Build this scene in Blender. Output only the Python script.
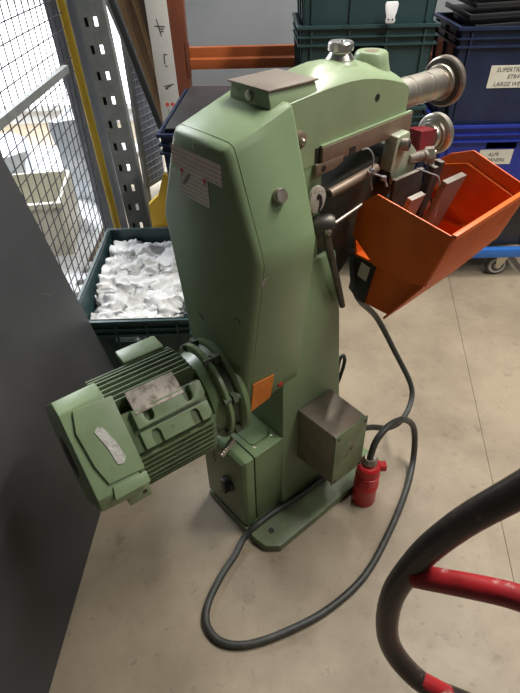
import bpy, bmesh, math, random
from mathutils import Vector, Matrix, noise
R = math.radians
random.seed(7)
for o in list(bpy.data.objects): bpy.data.objects.remove(o)
scn = bpy.context.scene
COL = scn.collection

# ------------------------------------------------------------------ camera
CAM_H, F_PX, PITCH, ROLL = 1.6, 530.0, R(39.5), R(1.3)
r0 = Vector((1, 0, 0)); u0 = Vector((0, math.sin(PITCH), math.cos(PITCH))); w0 = Vector((0, math.cos(PITCH), -math.sin(PITCH)))
cr = r0 * math.cos(ROLL) - u0 * math.sin(ROLL); cu = u0 * math.cos(ROLL) + r0 * math.sin(ROLL)
cd = bpy.data.cameras.new('camera'); cam = bpy.data.objects.new('camera', cd); COL.objects.link(cam)
cd.sensor_fit = 'HORIZONTAL'; cd.sensor_width = 36; cd.lens = 36 * F_PX / 520; cd.clip_start = 0.02
M = Matrix.Identity(4)
for i in range(3):
    M[i][0] = cr[i]; M[i][1] = cu[i]; M[i][2] = -w0[i]
M[2][3] = CAM_H
cam.matrix_world = M
scn.camera = cam

# ------------------------------------------------------------------ light
scn.view_settings.view_transform = 'Standard'; scn.view_settings.look = 'None'
scn.view_settings.gamma = 1; scn.view_settings.use_curve_mapping = False
scn.view_settings.exposure = -0.08
wd = bpy.data.worlds.new('world'); scn.world = wd; wd.use_nodes = True
wd.node_tree.nodes['Background'].inputs[0].default_value = (0.80, 0.86, 0.95, 1)
wd.node_tree.nodes['Background'].inputs[1].default_value = 0.03

def area(name, loc, target, sx, sy, power, col=(1, 0.96, 0.89)):
    l = bpy.data.lights.new(name, 'AREA'); l.shape = 'RECTANGLE'; l.size = sx; l.size_y = sy; l.energy = power; l.color = col
    o = bpy.data.objects.new(name, l); COL.objects.link(o); o.location = loc
    o.rotation_euler = (Vector(target) - Vector(loc)).to_track_quat('-Z', 'Y').to_euler()
    return o
# rows of ceiling tubes: the one right of the machine, one over the back aisle
area('ceiling_and_fill_light', (1.30, 1.50, 3.3), (1.30, 1.50, 0), 0.2, 1.5, 105)
area('ceiling_and_fill_light', (2.6, 0.2, 3.3), (2.6, 0.2, 0), 0.25, 1.6, 42)  # fill lamp added far right for the machine's camera-side face
area('ceiling_and_fill_light', (0.75, 2.55, 3.3), (0.75, 2.55, 0), 0.16, 1.2, 62)
area('ceiling_and_fill_light', (-2.7, 4.5, 3.3), (-2.7, 4.5, 0), 1.2, 1.2, 300, (0.93, 0.97, 1.0))  # lamp added to brighten the bay beyond the fence

# ------------------------------------------------------------------ materials
def mat(name, c1, c2=None, rough=0.5, metal=0.0, scale=6.0, lo=0.45, hi=0.65, bump=0.0, bscale=80.0, emit=0.0,
        c3=None, scale3=25.0, lo3=0.66, hi3=0.72, c4=None, scale4=70.0, lo4=0.66, hi4=0.74, stretch=None, spec=None, rough2=None):
    m = bpy.data.materials.new(name); m.use_nodes = True
    nt = m.node_tree; N = nt.nodes; L = nt.links; b = N['Principled BSDF']
    b.inputs['Roughness'].default_value = rough; b.inputs['Metallic'].default_value = metal
    if spec is not None: b.inputs['Specular IOR Level'].default_value = spec
    b.inputs['Base Color'].default_value = (*c1, 1)
    tc = N.new('ShaderNodeTexCoord'); vec = tc.outputs['Object']
    if stretch:
        mp = N.new('ShaderNodeMapping'); mp.inputs['Scale'].default_value = stretch; L.new(vec, mp.inputs[0]); vec = mp.outputs[0]
    def layer(prev, col, sc, l, h, detail=6):
        n = N.new('ShaderNodeTexNoise'); n.inputs['Scale'].default_value = sc; n.inputs['Detail'].default_value = detail; n.inputs['Roughness'].default_value = 0.65
        L.new(vec, n.inputs['Vector'])
        mr = N.new('ShaderNodeMapRange'); mr.inputs[1].default_value = l; mr.inputs[2].default_value = h; L.new(n.outputs[0], mr.inputs[0])
        mx = N.new('ShaderNodeMix'); mx.data_type = 'RGBA'; L.new(mr.outputs[0], mx.inputs['Factor'])
        if prev is None: mx.inputs['A'].default_value = (*c1, 1)
        else: L.new(prev, mx.inputs['A'])
        mx.inputs['B'].default_value = (*col, 1)
        return mx.outputs['Result'], mr.outputs[0]
    out = None
    if c2:
        out, fac = layer(None, c2, scale, lo, hi)
        if rough2 is not None:
            rr = N.new('ShaderNodeMapRange'); rr.inputs[3].default_value = rough; rr.inputs[4].default_value = rough2
            L.new(fac, rr.inputs[0]); L.new(rr.outputs[0], b.inputs['Roughness'])
    if c3: out, _ = layer(out, c3, scale3, lo3, hi3, 8)
    if c4: out, _ = layer(out, c4, scale4, lo4, hi4, 4)
    if out is not None: L.new(out, b.inputs['Base Color'])
    if bump:
        n = N.new('ShaderNodeTexNoise'); n.inputs['Scale'].default_value = bscale; n.inputs['Detail'].default_value = 3; L.new(vec, n.inputs['Vector'])
        bp = N.new('ShaderNodeBump'); bp.inputs['Strength'].default_value = bump; bp.inputs['Distance'].default_value = 0.004
        L.new(n.outputs[0], bp.inputs['Height']); L.new(bp.outputs[0], b.inputs['Normal'])
    if emit:
        b.inputs['Emission Color'].default_value = (*c1, 1); b.inputs['Emission Strength'].default_value = emit
    return m

def print_mat(name, paper, ink, rows, words, axis_row='Z', axis_word='Y', cover=0.5, dirt=(0.5, 0.45, 0.35)):
    """small print too fine to read: dashes of ink in rows on dirty paper (object coordinates, metres)"""
    m = bpy.data.materials.new(name); m.use_nodes = True
    nt = m.node_tree; N = nt.nodes; L = nt.links; b = N['Principled BSDF']; b.inputs['Roughness'].default_value = 0.55
    tc = N.new('ShaderNodeTexCoord'); sp = N.new('ShaderNodeSeparateXYZ'); L.new(tc.outputs['Object'], sp.inputs[0])
    def mth(op, a, v=None, **k):
        n = N.new('ShaderNodeMath'); n.operation = op
        for i, q in enumerate((a, v)):
            if q is None: continue
            if isinstance(q, (int, float)): n.inputs[i].default_value = q
            else: L.new(q, n.inputs[i])
        return n.outputs[0]
    row = mth('MULTIPLY', sp.outputs[axis_row], rows); frac = mth('FRACT', row); flo = mth('FLOOR', row)
    inrow = mth('LESS_THAN', frac, cover)
    cb = N.new('ShaderNodeCombineXYZ'); L.new(mth('MULTIPLY', sp.outputs[axis_word], words), cb.inputs[0]); L.new(mth('MULTIPLY', flo, 3.7), cb.inputs[1])
    n = N.new('ShaderNodeTexNoise'); n.inputs['Scale'].default_value = 1.0; n.inputs['Detail'].default_value = 3; L.new(cb.outputs[0], n.inputs['Vector'])
    wrd = mth('GREATER_THAN', n.outputs[0], 0.44)
    k = mth('MULTIPLY', mth('MULTIPLY', inrow, wrd), 0.5)
    n2 = N.new('ShaderNodeTexNoise'); n2.inputs['Scale'].default_value = 30; L.new(tc.outputs['Object'], n2.inputs['Vector'])
    m1 = N.new('ShaderNodeMix'); m1.data_type = 'RGBA'; m1.inputs['A'].default_value = (*paper, 1); m1.inputs['B'].default_value = (*dirt, 1)
    L.new(mth('MULTIPLY', n2.outputs[0], 0.3), m1.inputs['Factor'])
    m2 = N.new('ShaderNodeMix'); m2.data_type = 'RGBA'; L.new(k, m2.inputs['Factor']); L.new(m1.outputs['Result'], m2.inputs['A']); m2.inputs['B'].default_value = (*ink, 1)
    L.new(m2.outputs['Result'], b.inputs['Base Color'])
    return m

G1, G2 = (0.208, 0.288, 0.158), (0.175, 0.248, 0.130)
m_green = mat('green_machine_enamel', G1, G2, 0.43, 0, 5, 0.35, 0.7, 0.05, 40, c3=(0.10, 0.12, 0.07), scale3=30, lo3=0.68, hi3=0.76)
m_green_dirty = mat('green_enamel_grimy', (0.18, 0.245, 0.125), (0.125, 0.155, 0.088), 0.45, 0, 9, 0.4, 0.62, 0.06, 50, c3=(0.30, 0.29, 0.25), scale3=20, lo3=0.62, hi3=0.72)
m_green_box = mat('green_box_enamel', (0.155, 0.225, 0.108), (0.13, 0.19, 0.09), 0.35, 0, 6, 0.35, 0.7, 0.04, 60)
m_green_head = mat('pale_green_head_enamel', (0.275, 0.355, 0.21), (0.23, 0.30, 0.172), 0.33, 0, 7, 0.35, 0.7, 0.05, 40, c3=(0.14, 0.13, 0.09), scale3=35, lo3=0.67, hi3=0.75)
m_motor = mat('green_motor_paint', (0.24, 0.325, 0.182), (0.19, 0.26, 0.14), 0.38, 0, 8, 0.4, 0.7, 0.05, 60, c3=(0.11, 0.12, 0.09), scale3=26, lo3=0.62, hi3=0.75)
m_fin = mat('grimy_shaded_fin_paint', (0.15, 0.205, 0.105), (0.095, 0.125, 0.07), 0.45, 0, 14, 0.4, 0.65)  # grime and the shade between the fins both put into this colour
m_motor_core = mat('motor_core_grime_and_shade', (0.075, 0.10, 0.06), (0.05, 0.06, 0.04), 0.6, 0, 20)  # dark colour holds grime plus the shade inside the motor gaps
m_brown_plate = mat('worn_bronze_plate', (0.30, 0.255, 0.215), (0.24, 0.20, 0.165), 0.38, 0.35, 8, 0.4, 0.65, 0.03, 60)
m_rust_bar = mat('rust_stained_steel', (0.235, 0.175, 0.125), (0.17, 0.115, 0.08), 0.5, 0.35, 14, 0.4, 0.65, 0.05, 90)
m_steel = mat('bright_steel', (0.60, 0.56, 0.49), (0.44, 0.39, 0.33), 0.36, 0.95, 18, 0.4, 0.7)
m_steel_worn = mat('worn_steel', (0.42, 0.38, 0.33), (0.26, 0.21, 0.17), 0.38, 0.85, 22, 0.4, 0.65)
m_alu = mat('silver_knob_metal', (0.78, 0.77, 0.74), (0.6, 0.58, 0.54), 0.22, 0.95, 30, 0.45, 0.65)
m_dark = mat('black_oily_iron', (0.022, 0.022, 0.02), (0.045, 0.04, 0.033), 0.5, 0.2, 15)
m_dark_iron = mat('dark_grey_iron', (0.075, 0.072, 0.065), (0.12, 0.105, 0.085), 0.45, 0.6, 18)
m_brownface = mat('shade_darkened_casting', (0.03, 0.033, 0.024), (0.06, 0.045, 0.03), 0.5, 0.1, 14)  # near-black colour carries the shade of the throat under the guide bar
m_galv = mat('galvanised_grey_steel', (0.21, 0.225, 0.22), (0.165, 0.18, 0.178), 0.5, 0.2, 14, 0.4, 0.6, 0.02)
m_tape = mat('silver_tape_remnant', (0.62, 0.61, 0.57), (0.46, 0.44, 0.40), 0.4, 0.1, 60, bump=0.5, bscale=120)
m_plate = mat('scuffed_nameplate', (0.50, 0.45, 0.39), (0.26, 0.21, 0.17), 0.5, 0.2, 45, 0.47, 0.6)
m_jbox_lid = mat('worn_box_metal', (0.27, 0.235, 0.19), (0.20, 0.165, 0.125), 0.42, 0.4, 12, 0.4, 0.65, c3=(0.17, 0.22, 0.13), scale3=9, lo3=0.6, hi3=0.66)
m_orange_st = mat('orange_sticker_paper', (0.78, 0.24, 0.035), (0.66, 0.17, 0.02), 0.55, 0, 40)
m_red = mat('red_machine_paint', (0.20, 0.016, 0.022), (0.14, 0.014, 0.018), 0.4, 0, 20)
m_redplug = mat('red_plug_plastic', (0.58, 0.018, 0.022), (0.46, 0.012, 0.016), 0.36, 0, 15)
m_orange = mat('orange_bin_plastic', (0.72, 0.13, 0.010), (0.62, 0.10, 0.008), 0.38, 0, 9, 0.4, 0.7, c3=(0.30, 0.06, 0.02), scale3=24, lo3=0.68, hi3=0.76)
m_blackpl = mat('black_plastic', (0.018, 0.018, 0.02), (0.03, 0.03, 0.032), 0.45)
m_cable = mat('black_rubber_cable', (0.035, 0.037, 0.034), (0.06, 0.06, 0.053), 0.5, 0, 30)
m_grey_tie = mat('grey_cable_tie_nylon', (0.24, 0.24, 0.25), None, 0.35)
m_paper = mat('cream_label_paper', (0.72, 0.70, 0.60), (0.66, 0.63, 0.53), 0.6, 0, 30)
m_ink = mat('black_ink', (0.03, 0.03, 0.03), None, 0.6)
m_redink = mat('red_ink', (0.62, 0.07, 0.05), None, 0.6)
m_teal = mat('dark_teal_crate_plastic', (0.024, 0.056, 0.060), (0.03, 0.066, 0.07), 0.35, 0, 10, 0.4, 0.65)
m_navy = mat('navy_crate_plastic', (0.013, 0.021, 0.058), (0.018, 0.028, 0.07), 0.36, 0, 10)
m_blue = mat('bright_blue_crate_plastic', (0.018, 0.035, 0.30), (0.022, 0.042, 0.34), 0.36, 0, 10)
m_dollyblue = mat('blue_dolly_paint', (0.03, 0.16, 0.55), (0.025, 0.13, 0.47), 0.4, 0, 12)
m_caster = mat('grey_caster_wheel', (0.42, 0.43, 0.42), (0.34, 0.34, 0.33), 0.45, 0, 20)
m_rack = mat('orange_rack_paint', (0.42, 0.105, 0.028), (0.36, 0.085, 0.022), 0.45, 0, 6, 0.35, 0.7, 0.04)
m_rack_dark = mat('brown_orange_upright_paint', (0.17, 0.05, 0.024), (0.13, 0.04, 0.02), 0.45, 0, 6)
m_yellow = mat('yellow_post_paint', (0.62, 0.42, 0.035), (0.52, 0.34, 0.03), 0.45, 0, 9)
m_wire = mat('fence_wire_steel', (0.05, 0.045, 0.06), None, 0.5, 0.4)
m_board = mat('matte_black_board', (0.040, 0.041, 0.045), (0.054, 0.055, 0.060), 0.5, 0, 3.5, 0.35, 0.7, 0.02, 30, c3=(0.085, 0.085, 0.085), scale3=5, lo3=0.70, hi3=0.80)
m_chalk = mat('pale_scratch', (0.11, 0.11, 0.11), None, 0.7)
m_wall = mat('grey_wall_paint', (0.26, 0.28, 0.30), (0.23, 0.25, 0.27), 0.7, 0, 2.5)
m_ceil = mat('dark_hall_ceiling', (0.10, 0.105, 0.11), None, 0.8)
m_hall = mat('grey_hall_wall', (0.14, 0.145, 0.15), (0.12, 0.125, 0.13), 0.7, 0, 2)
m_white = mat('white_wall_paint', (0.75, 0.76, 0.78), (0.70, 0.71, 0.73), 0.7, 0, 2)
m_cloth = mat('white_cotton_rag', (0.66, 0.665, 0.67), (0.60, 0.605, 0.61), 0.85, 0, 12, bump=0.15, bscale=60)
m_wrap = mat('pale_stretch_wrap', (0.55, 0.59, 0.65), (0.75, 0.77, 0.8), 0.3, 0, 7, bump=0.5, bscale=20)
m_cream = mat('cream_bin_plastic', (0.62, 0.60, 0.50), (0.56, 0.54, 0.45), 0.5)
m_bluegrey = mat('blue_grey_sheet', (0.15, 0.18, 0.24), (0.22, 0.25, 0.31), 0.45, 0, 6)
m_wood = [mat('tan_plank_wood', (0.42, 0.27, 0.14), (0.34, 0.20, 0.10), 0.6, 0, 3, stretch=(14, 14, 1)),
          mat('brown_plank_wood', (0.25, 0.155, 0.085), (0.18, 0.11, 0.06), 0.6, 0, 3, stretch=(14, 14, 1)),
          mat('dark_plank_wood', (0.13, 0.09, 0.065), (0.09, 0.06, 0.045), 0.6, 0, 3, stretch=(14, 14, 1)),
          mat('grey_plank_wood', (0.30, 0.28, 0.27), (0.24, 0.22, 0.2), 0.6, 0, 3, stretch=(14, 14, 1))]
m_cartblack = mat('worn_black_handle_paint', (0.022, 0.018, 0.017), (0.04, 0.028, 0.024), 0.33, 0.1, 16, 0.4, 0.65, 0.05, 60, c3=(0.14, 0.10, 0.085), scale3=45, lo3=0.60, hi3=0.72)
m_cartred = mat('chipped_red_handle_paint', (0.36, 0.016, 0.022), (0.22, 0.016, 0.018), 0.35, 0, 14, 0.4, 0.65, 0.25, 50, c3=(0.5, 0.36, 0.33), scale3=26, lo3=0.55, hi3=0.66)
m_bluecable = mat('blue_hose', (0.05, 0.22, 0.65), None, 0.4)
m_floor = mat('stained_concrete_floor', (0.36, 0.295, 0.21), (0.25, 0.20, 0.14), 0.5, 0, 2.2, 0.38, 0.62, 0.06, 120, c3=(0.13, 0.105, 0.08), scale3=9, lo3=0.60, hi3=0.78, c4=(0.15, 0.125, 0.095), scale4=34, lo4=0.60, hi4=0.80, rough2=0.6)
m_sticker = print_mat('warning_sticker_print', (0.70, 0.63, 0.54), (0.42, 0.20, 0.16), 105, 330)
m_sticker2 = print_mat('service_sticker_print', (0.78, 0.74, 0.66), (0.28, 0.22, 0.2), 105, 330, cover=0.42)
m_pane = mat('daylit_pane', (0.95, 0.97, 1.0), None, 0.3, emit=2.2)

# ------------------------------------------------------------------ mesh helpers
def smooth_me(me, ang=35):
    for p in me.polygons: p.use_smooth = True
    me.set_sharp_from_angle(angle=R(ang))
def obj(name, bm, m, parent=None, flip=False, bevel=0, seg=2, ang=35, bang=30):
    if flip:
        for v in bm.verts: v.co.y = -v.co.y
    bmesh.ops.recalc_face_normals(bm, faces=bm.faces[:])
    if bevel:
        es = [e for e in bm.edges if len(e.link_faces) == 2 and e.calc_face_angle(0) > R(bang)]
        bmesh.ops.bevel(bm, geom=es, offset=bevel, segments=seg, affect='EDGES', profile=0.6, clamp_overlap=True)
    me = bpy.data.meshes.new(name); bm.to_mesh(me); bm.free()
    me.materials.append(m); smooth_me(me, ang)
    o = bpy.data.objects.new(name, me); COL.objects.link(o)
    if parent: o.parent = parent
    return o
def thing(name, label, cat, loc=(0, 0, 0), rz=0, group=None):
    o = bpy.data.objects.new(name, None); COL.objects.link(o); o.location = loc; o.rotation_euler = (0, 0, rz)
    o.empty_display_size = 0.05
    return tag(o, label, cat, group)
def tag(o, label, cat, group=None):
    o['label'] = label; o['category'] = cat
    if group: o['group'] = group
    return o
def struct(o): o['kind'] = 'structure'; return o
def box(bm, x0, x1, y0, y1, z0, z1, mtx=None):
    v = [bm.verts.new((x, y, z)) for x in (x0, x1) for y in (y0, y1) for z in (z0, z1)]
    for f in ((0, 1, 3, 2), (4, 6, 7, 5), (0, 4, 5, 1), (2, 3, 7, 6), (0, 2, 6, 4), (1, 5, 7, 3)):
        bm.faces.new([v[i] for i in f])
    if mtx:
        for q in v: q.co = mtx @ q.co
    return v
def B(*a): bm = bmesh.new(); box(bm, *a); return bm
def loft(bm, rings, caps=True, closed=True):
    vr = [[bm.verts.new(p) for p in r] for r in rings]
    n = len(vr[0])
    for a, b in zip(vr, vr[1:]):
        for i in range(n if closed else n - 1):
            j = (i + 1) % n
            bm.faces.new((a[i], a[j], b[j], b[i]))
    if caps: bm.faces.new(vr[0]); bm.faces.new(vr[-1][::-1])
    return vr
def prism(bm, poly, ax, d0, d1):
    """extrude a 2-D polygon along axis ax (0,1,2) from d0 to d1"""
    def p3(q, d):
        return {0: (d, q[0], q[1]), 1: (q[0], d, q[1]), 2: (q[0], q[1], d)}[ax]
    loft(bm, [[p3(q, d0) for q in poly], [p3(q, d1) for q in poly]])
def frame_of(d):
    d = Vector(d).normalized(); t = Vector((0, 0, 1)) if abs(d.z) < 0.9 else Vector((1, 0, 0))
    u = d.cross(t).normalized(); return d, u, d.cross(u).normalized()
def lathe(bm, p0, d, prof, seg=28, caps=True):
    d, u, v = frame_of(d); p0 = Vector(p0)
    rings = [[p0 + d * t + (u * math.cos(2 * math.pi * i / seg) + v * math.sin(2 * math.pi * i / seg)) * max(r, 1e-4) for i in range(seg)] for t, r in prof]
    loft(bm, rings, caps)
def cyl(bm, p0, p1, r, seg=20, r1=None):
    d = Vector(p1) - Vector(p0); lathe(bm, p0, d, [(0, r), (d.length, r if r1 is None else r1)], seg)
def catmull(pts, n=8):
    P = [Vector(p) for p in pts]; P = [2 * P[0] - P[1]] + P + [2 * P[-1] - P[-2]]; out = []
    for i in range(1, len(P) - 2):
        a, b, c, d = P[i - 1:i + 3]
        for k in range(n):
            t = k / n
            out.append(0.5 * ((2 * b) + (c - a) * t + (2 * a - 5 * b + 4 * c - d) * t * t + (3 * b - a - 3 * c + d) * t ** 3))
    out.append(P[-2]); return out
def tube(bm, pts, r, seg=10, n=8, rad=None):
    P = catmull(pts, n) if n else [Vector(p) for p in pts]
    rings = []; up = None
    for i, p in enumerate(P):
        d = (P[min(i + 1, len(P) - 1)] - P[max(i - 1, 0)]).normalized()
        if up is None: _, up, _ = frame_of(d)
        up = (up - d * up.dot(d)).normalized(); s = d.cross(up)
        rr = r if rad is None else rad[0] + (rad[1] - rad[0]) * i / (len(P) - 1)
        rings.append([p + (up * math.cos(2 * math.pi * k / seg) + s * math.sin(2 * math.pi * k / seg)) * rr for k in range(seg)])
    loft(bm, rings)
def text(name, body, size, m, mtx, parent=None, shear=0.0):
    c = bpy.data.curves.new(name, 'FONT'); c.body = body; c.size = size; c.extrude = 0.0003; c.shear = shear; c.resolution_u = 3
    t = bpy.data.objects.new(name, c); COL.objects.link(t)
    dg = bpy.context.evaluated_depsgraph_get(); me = bpy.data.meshes.new_from_object(t.evaluated_get(dg))
    bpy.data.objects.remove(t); me.materials.clear(); me.materials.append(m)
    o = bpy.data.objects.new(name, me); COL.objects.link(o); o.matrix_local = mtx
    if parent: o.parent = parent; o.matrix_parent_inverse = Matrix.Identity(4); o.matrix_local = mtx
    return o

# ================================================================== THE SETTING
bm = bmesh.new()          # slab floor with one recessed joint running away from the camera
def jx(y): return 0.963 + (y - 1.955) * 0.1725
def quad(bm, *p): bm.faces.new([bm.verts.new(q) for q in p])
Y0, Y1, g, dp = -3.0, 7.0, 0.0013, 0.004
a0, a1 = jx(Y0), jx(Y1)
quad(bm, (-6, Y0, 0), (a0 - g, Y0, 0), (a1 - g, Y1, 0), (-6, Y1, 0))
quad(bm, (a0 + g, Y0, 0), (5, Y0, 0), (5, Y1, 0), (a1 + g, Y1, 0))
quad(bm, (a0 - g, Y0, -dp), (a0 + g, Y0, -dp), (a1 + g, Y1, -dp), (a1 - g, Y1, -dp))
quad(bm, (a0 - g, Y0, 0), (a0 - g, Y0, -dp), (a1 - g, Y1, -dp), (a1 - g, Y1, 0))
quad(bm, (a0 + g, Y0, -dp), (a0 + g, Y0, 0), (a1 + g, Y1, 0), (a1 + g, Y1, -dp))
fl = struct(obj('floor', bm, m_floor))
for p in fl.data.polygons: p.use_smooth = False
struct(obj('wall_back', B(-0.5, 5, 3.9, 4.0, 0, 3.6), m_wall))
struct(obj('wall_side', B(-0.5, -0.4, 4.0, 5.5, 0, 3.6), m_white))
struct(obj('ceiling', B(-6, 5, -3, 7, 3.6, 3.7), m_ceil))
struct(obj('wall_right', B(5, 5.1, -3, 7, 0, 3.6), m_hall))
struct(obj('wall_front', B(-6, 5, -3.1, -3, 0, 3.6), m_hall))
struct(obj('wall_left', B(-6.1, -6, -3, 7, 0, 3.6), m_hall))
# bright loading bay beyond the fence: a wall of daylit windows
struct(obj('wall_window', B(-6, -0.4, 5.5, 5.6, 0, 0.12), m_white))
struct(obj('wall_bay', B(-6, -3.6, 5.5, 5.6, 0.12, 3.6), m_hall))
for i in range(3):
    x0 = -3.55 + i * 1.05
    wn = struct(obj('window_%d' % (i + 1), B(x0, x0 + 1.0, 5.52, 5.56, 0.12, 3.0), m_pane))
    for xa in (x0 - 0.03, x0 + 1.0 - 0.01):
        obj('window_frame', B(xa, xa + 0.05, 5.46, 5.6, 0.12, 3.0), m_white, wn)
    for za in (0.12, 1.0, 2.0, 2.95):
        obj('window_rail', B(x0, x0 + 1.0, 5.48, 5.58, za, za + 0.05), m_white, wn)

# ================================================================== THE MACHINE (local axes: x along the shafts, B = -y towards the camera side, z up)
MO = (-0.0511, 0.9716, 0.0)
mach = thing('sheet_metal_beading_machine', 'green pedestal sheet metal beading machine with motor, standing on the concrete floor', 'machine', MO, R(40))
CB = -0.10
def mp(name, bm, m, parent=None, **k): return obj(name, bm, m, parent or mach, flip=True, **k)

# base plate
bm = bmesh.new()
prism(bm, [(-0.012, -0.20), (0.0, -0.215), (0.52, -0.215), (0.54, -0.19), (0.54, 0.10), (0.52, 0.122), (0.03, 0.122), (-0.005, 0.09), (-0.012, 0.05)], 2, 0, 0.034)
base = mp('base_plate', bm, m_green_dirty, bevel=0.006)
bm = bmesh.new(); cyl(bm, (0.045, 0.062, 0.030), (0.045, 0.062, 0.0352), 0.010, 16); mp('bolt_hole', bm, m_dark, base)
# column
bm = bmesh.new()
def rect(a0, a1, b0, b1, z): return [(a0, b0, z), (a1, b0, z), (a1, b1, z), (a0, b1, z)]
loft(bm, [rect(0.135, 0.455, -0.22, 0.022, 0.034), rect(0.143, 0.43, -0.205, 0.005, 0.12), rect(0.15, 0.405, -0.20, 0.0, 0.36), rect(0.15, 0.372, -0.19, -0.006, 0.72), rect(0.15, 0.35, -0.18, -0.02, 0.92)])
mp('column', bm, m_green, bevel=0.012)
# gear cover (hood)
def hood_ring(A, dz, grow=0.0):
    h = [(0.0, 1.264 + dz), (0.078, 1.263 + dz), (0.091, 1.258 + dz), (0.099, 1.243 + dz * 0.9), (0.165, 1.075), (0.173, 1.045), (0.168, 1.01), (0.108, 0.62), (0.092, 0.565), (0.07, 0.545)]
    h = [(b + (grow if i > 1 else 0), z) for i, (b, z) in enumerate(h)]
    ba = lambda z: A + (max(1.05 - z, 0) * 0.07 if A > 0.12 else 0)
    right = [(ba(z), CB + b, z) for b, z in h]; left = [(ba(z), CB - b, z) for b, z in h[::-1][:-1]]
    return right + left
bm = bmesh.new()
loft(bm, [hood_ring(0.000, -0.016, -0.018), hood_ring(0.005, -0.006, -0.007), hood_ring(0.016, 0.001), hood_ring(0.10, 0.027), hood_ring(0.166, 0.047), hood_ring(0.176, 0.044, -0.008)])
hood = mp('gear_cover', bm, m_green, bevel=0.0, ang=40)
bm = bmesh.new()    # raised seam where front shell meets the back shell
rg = [Vector(p) for p in hood_ring(0.0225, 0.0033, 0.0)]
tube(bm, rg[11:] + rg[:9], 0.0010, 6, 0); mp('seam', bm, m_green_box, hood)
bm = bmesh.new(); lathe(bm, (0.094, 0.033, 1.158), (0, 0.925, 0.38), [(0, 0.0155), (0.012, 0.0155), (0.016, 0.0135)], 24)
mp('round_plug', bm, m_steel_worn, hood)['label'] = 'round grey steel plug'
bm = bmesh.new(); lathe(bm, (0.008, CB - 0.008, 1.243), (-1, 0, 0), [(0, 0.011), (0.006, 0.010), (0.010, 0.004)], 18); mp('cover_screw', bm, m_green_head, hood)
bm = bmesh.new(); lathe(bm, (0.137, -0.008, 0.592), (0, 0.99, -0.1), [(0, 0.014), (0.006, 0.014), (0.007, 0.0105)], 20)
lamp = mp('indicator_lamp', bm, m_dark, hood); lamp['label'] = 'small red indicator lamp in a black ring'
bm = bmesh.new(); lathe(bm, (0.137, -0.002, 0.5915), (0, 0.99, -0.1), [(0, 0.009), (0.004, 0.008), (0.006, 0.003)], 16); mp('lens', bm, m_redplug, lamp)
# orange sticker on cover side (folds with the tapering side)
def side_b(z): return CB + 0.168 + (z - 1.01) * (0.06 / 0.39)
bm = bmesh.new()
q = [(0.026, 0.672), (0.098, 0.662), (0.100, 0.566), (0.030, 0.556)]
loft(bm, [[(A, side_b(max(z, 0.6)) + (-0.008 if z < 0.6 else 0) + d, z) for A, z in q] for d in (0.001, 0.0035)])
mp('orange_sticker', bm, m_orange_st, hood)
# warning stickers on the label face
bm = bmesh.new()
prism(bm, [(-0.085, -0.022), (0.085, -0.022), (0.085, 0.022), (-0.085, 0.022)], 0, -0.0005, 0.0005)
o = mp('warning_sticker', bm, m_sticker, hood); o.location = (-0.0008, 0.108, 1.208); o['label'] = 'long cream sticker with rows of red print'
bm = bmesh.new()
prism(bm, [(-0.050, -0.033), (0.050, -0.033), (0.050, 0.033), (-0.050, 0.033)], 0, -0.0005, 0.0005)
o2 = mp('service_sticker', bm, m_sticker2, hood); o2.location = (-0.0012, 0.120, 1.160); o2['label'] = 'small cream service sticker with two red triangles'
for sb in (-1, 1):
    bm = bmesh.new(); prism(bm, [(CB - 0.020 + sb * 0.04 - 0.007, 1.186), (CB - 0.020 + sb * 0.04 + 0.007, 1.186), (CB - 0.020 + sb * 0.04, 1.172)], 0, -0.0024, -0.0016)
    mp('red_triangle', bm, m_redink, hood)
bm = bmesh.new(); prism(bm, [(-0.164, 1.153), (-0.150, 1.155), (-0.126, 1.182), (-0.136, 1.182)], 0, -0.0024, -0.0016); mp('torn_patch', bm, m_brown_plate, hood)
# cap on top
bm = bmesh.new(); loft(bm, [[(0.133, -0.158, 1.27), (0.266, -0.158, 1.27), (0.266, -0.0315, 1.27), (0.133, -0.0315, 1.27)], [(0.133, -0.158, 1.308), (0.266, -0.158, 1.308), (0.266, -0.0315, 1.308), (0.133, -0.0315, 1.308)], [(0.134, -0.154, 1.331), (0.262, -0.154, 1.331), (0.262, -0.040, 1.331), (0.134, -0.040, 1.331)]]); cap = mp('top_cap', bm, m_green_head, bevel=0.004)
bm = bmesh.new(); box(bm, 0.130, 0.266, -0.160, -0.034, 1.3312, 1.3350); mp('cap_plate', bm, m_brown_plate, cap, bevel=0.001)['label'] = 'flat brownish metal plate'
bm = bmesh.new(); lathe(bm, (0.134, CB + 0.01, 1.3165), (-1, 0, 0.1), [(0, 0.009), (0.008, 0.009), (0.009, 0.007)], 16); mp('cap_screw', bm, m_steel, cap)
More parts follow.
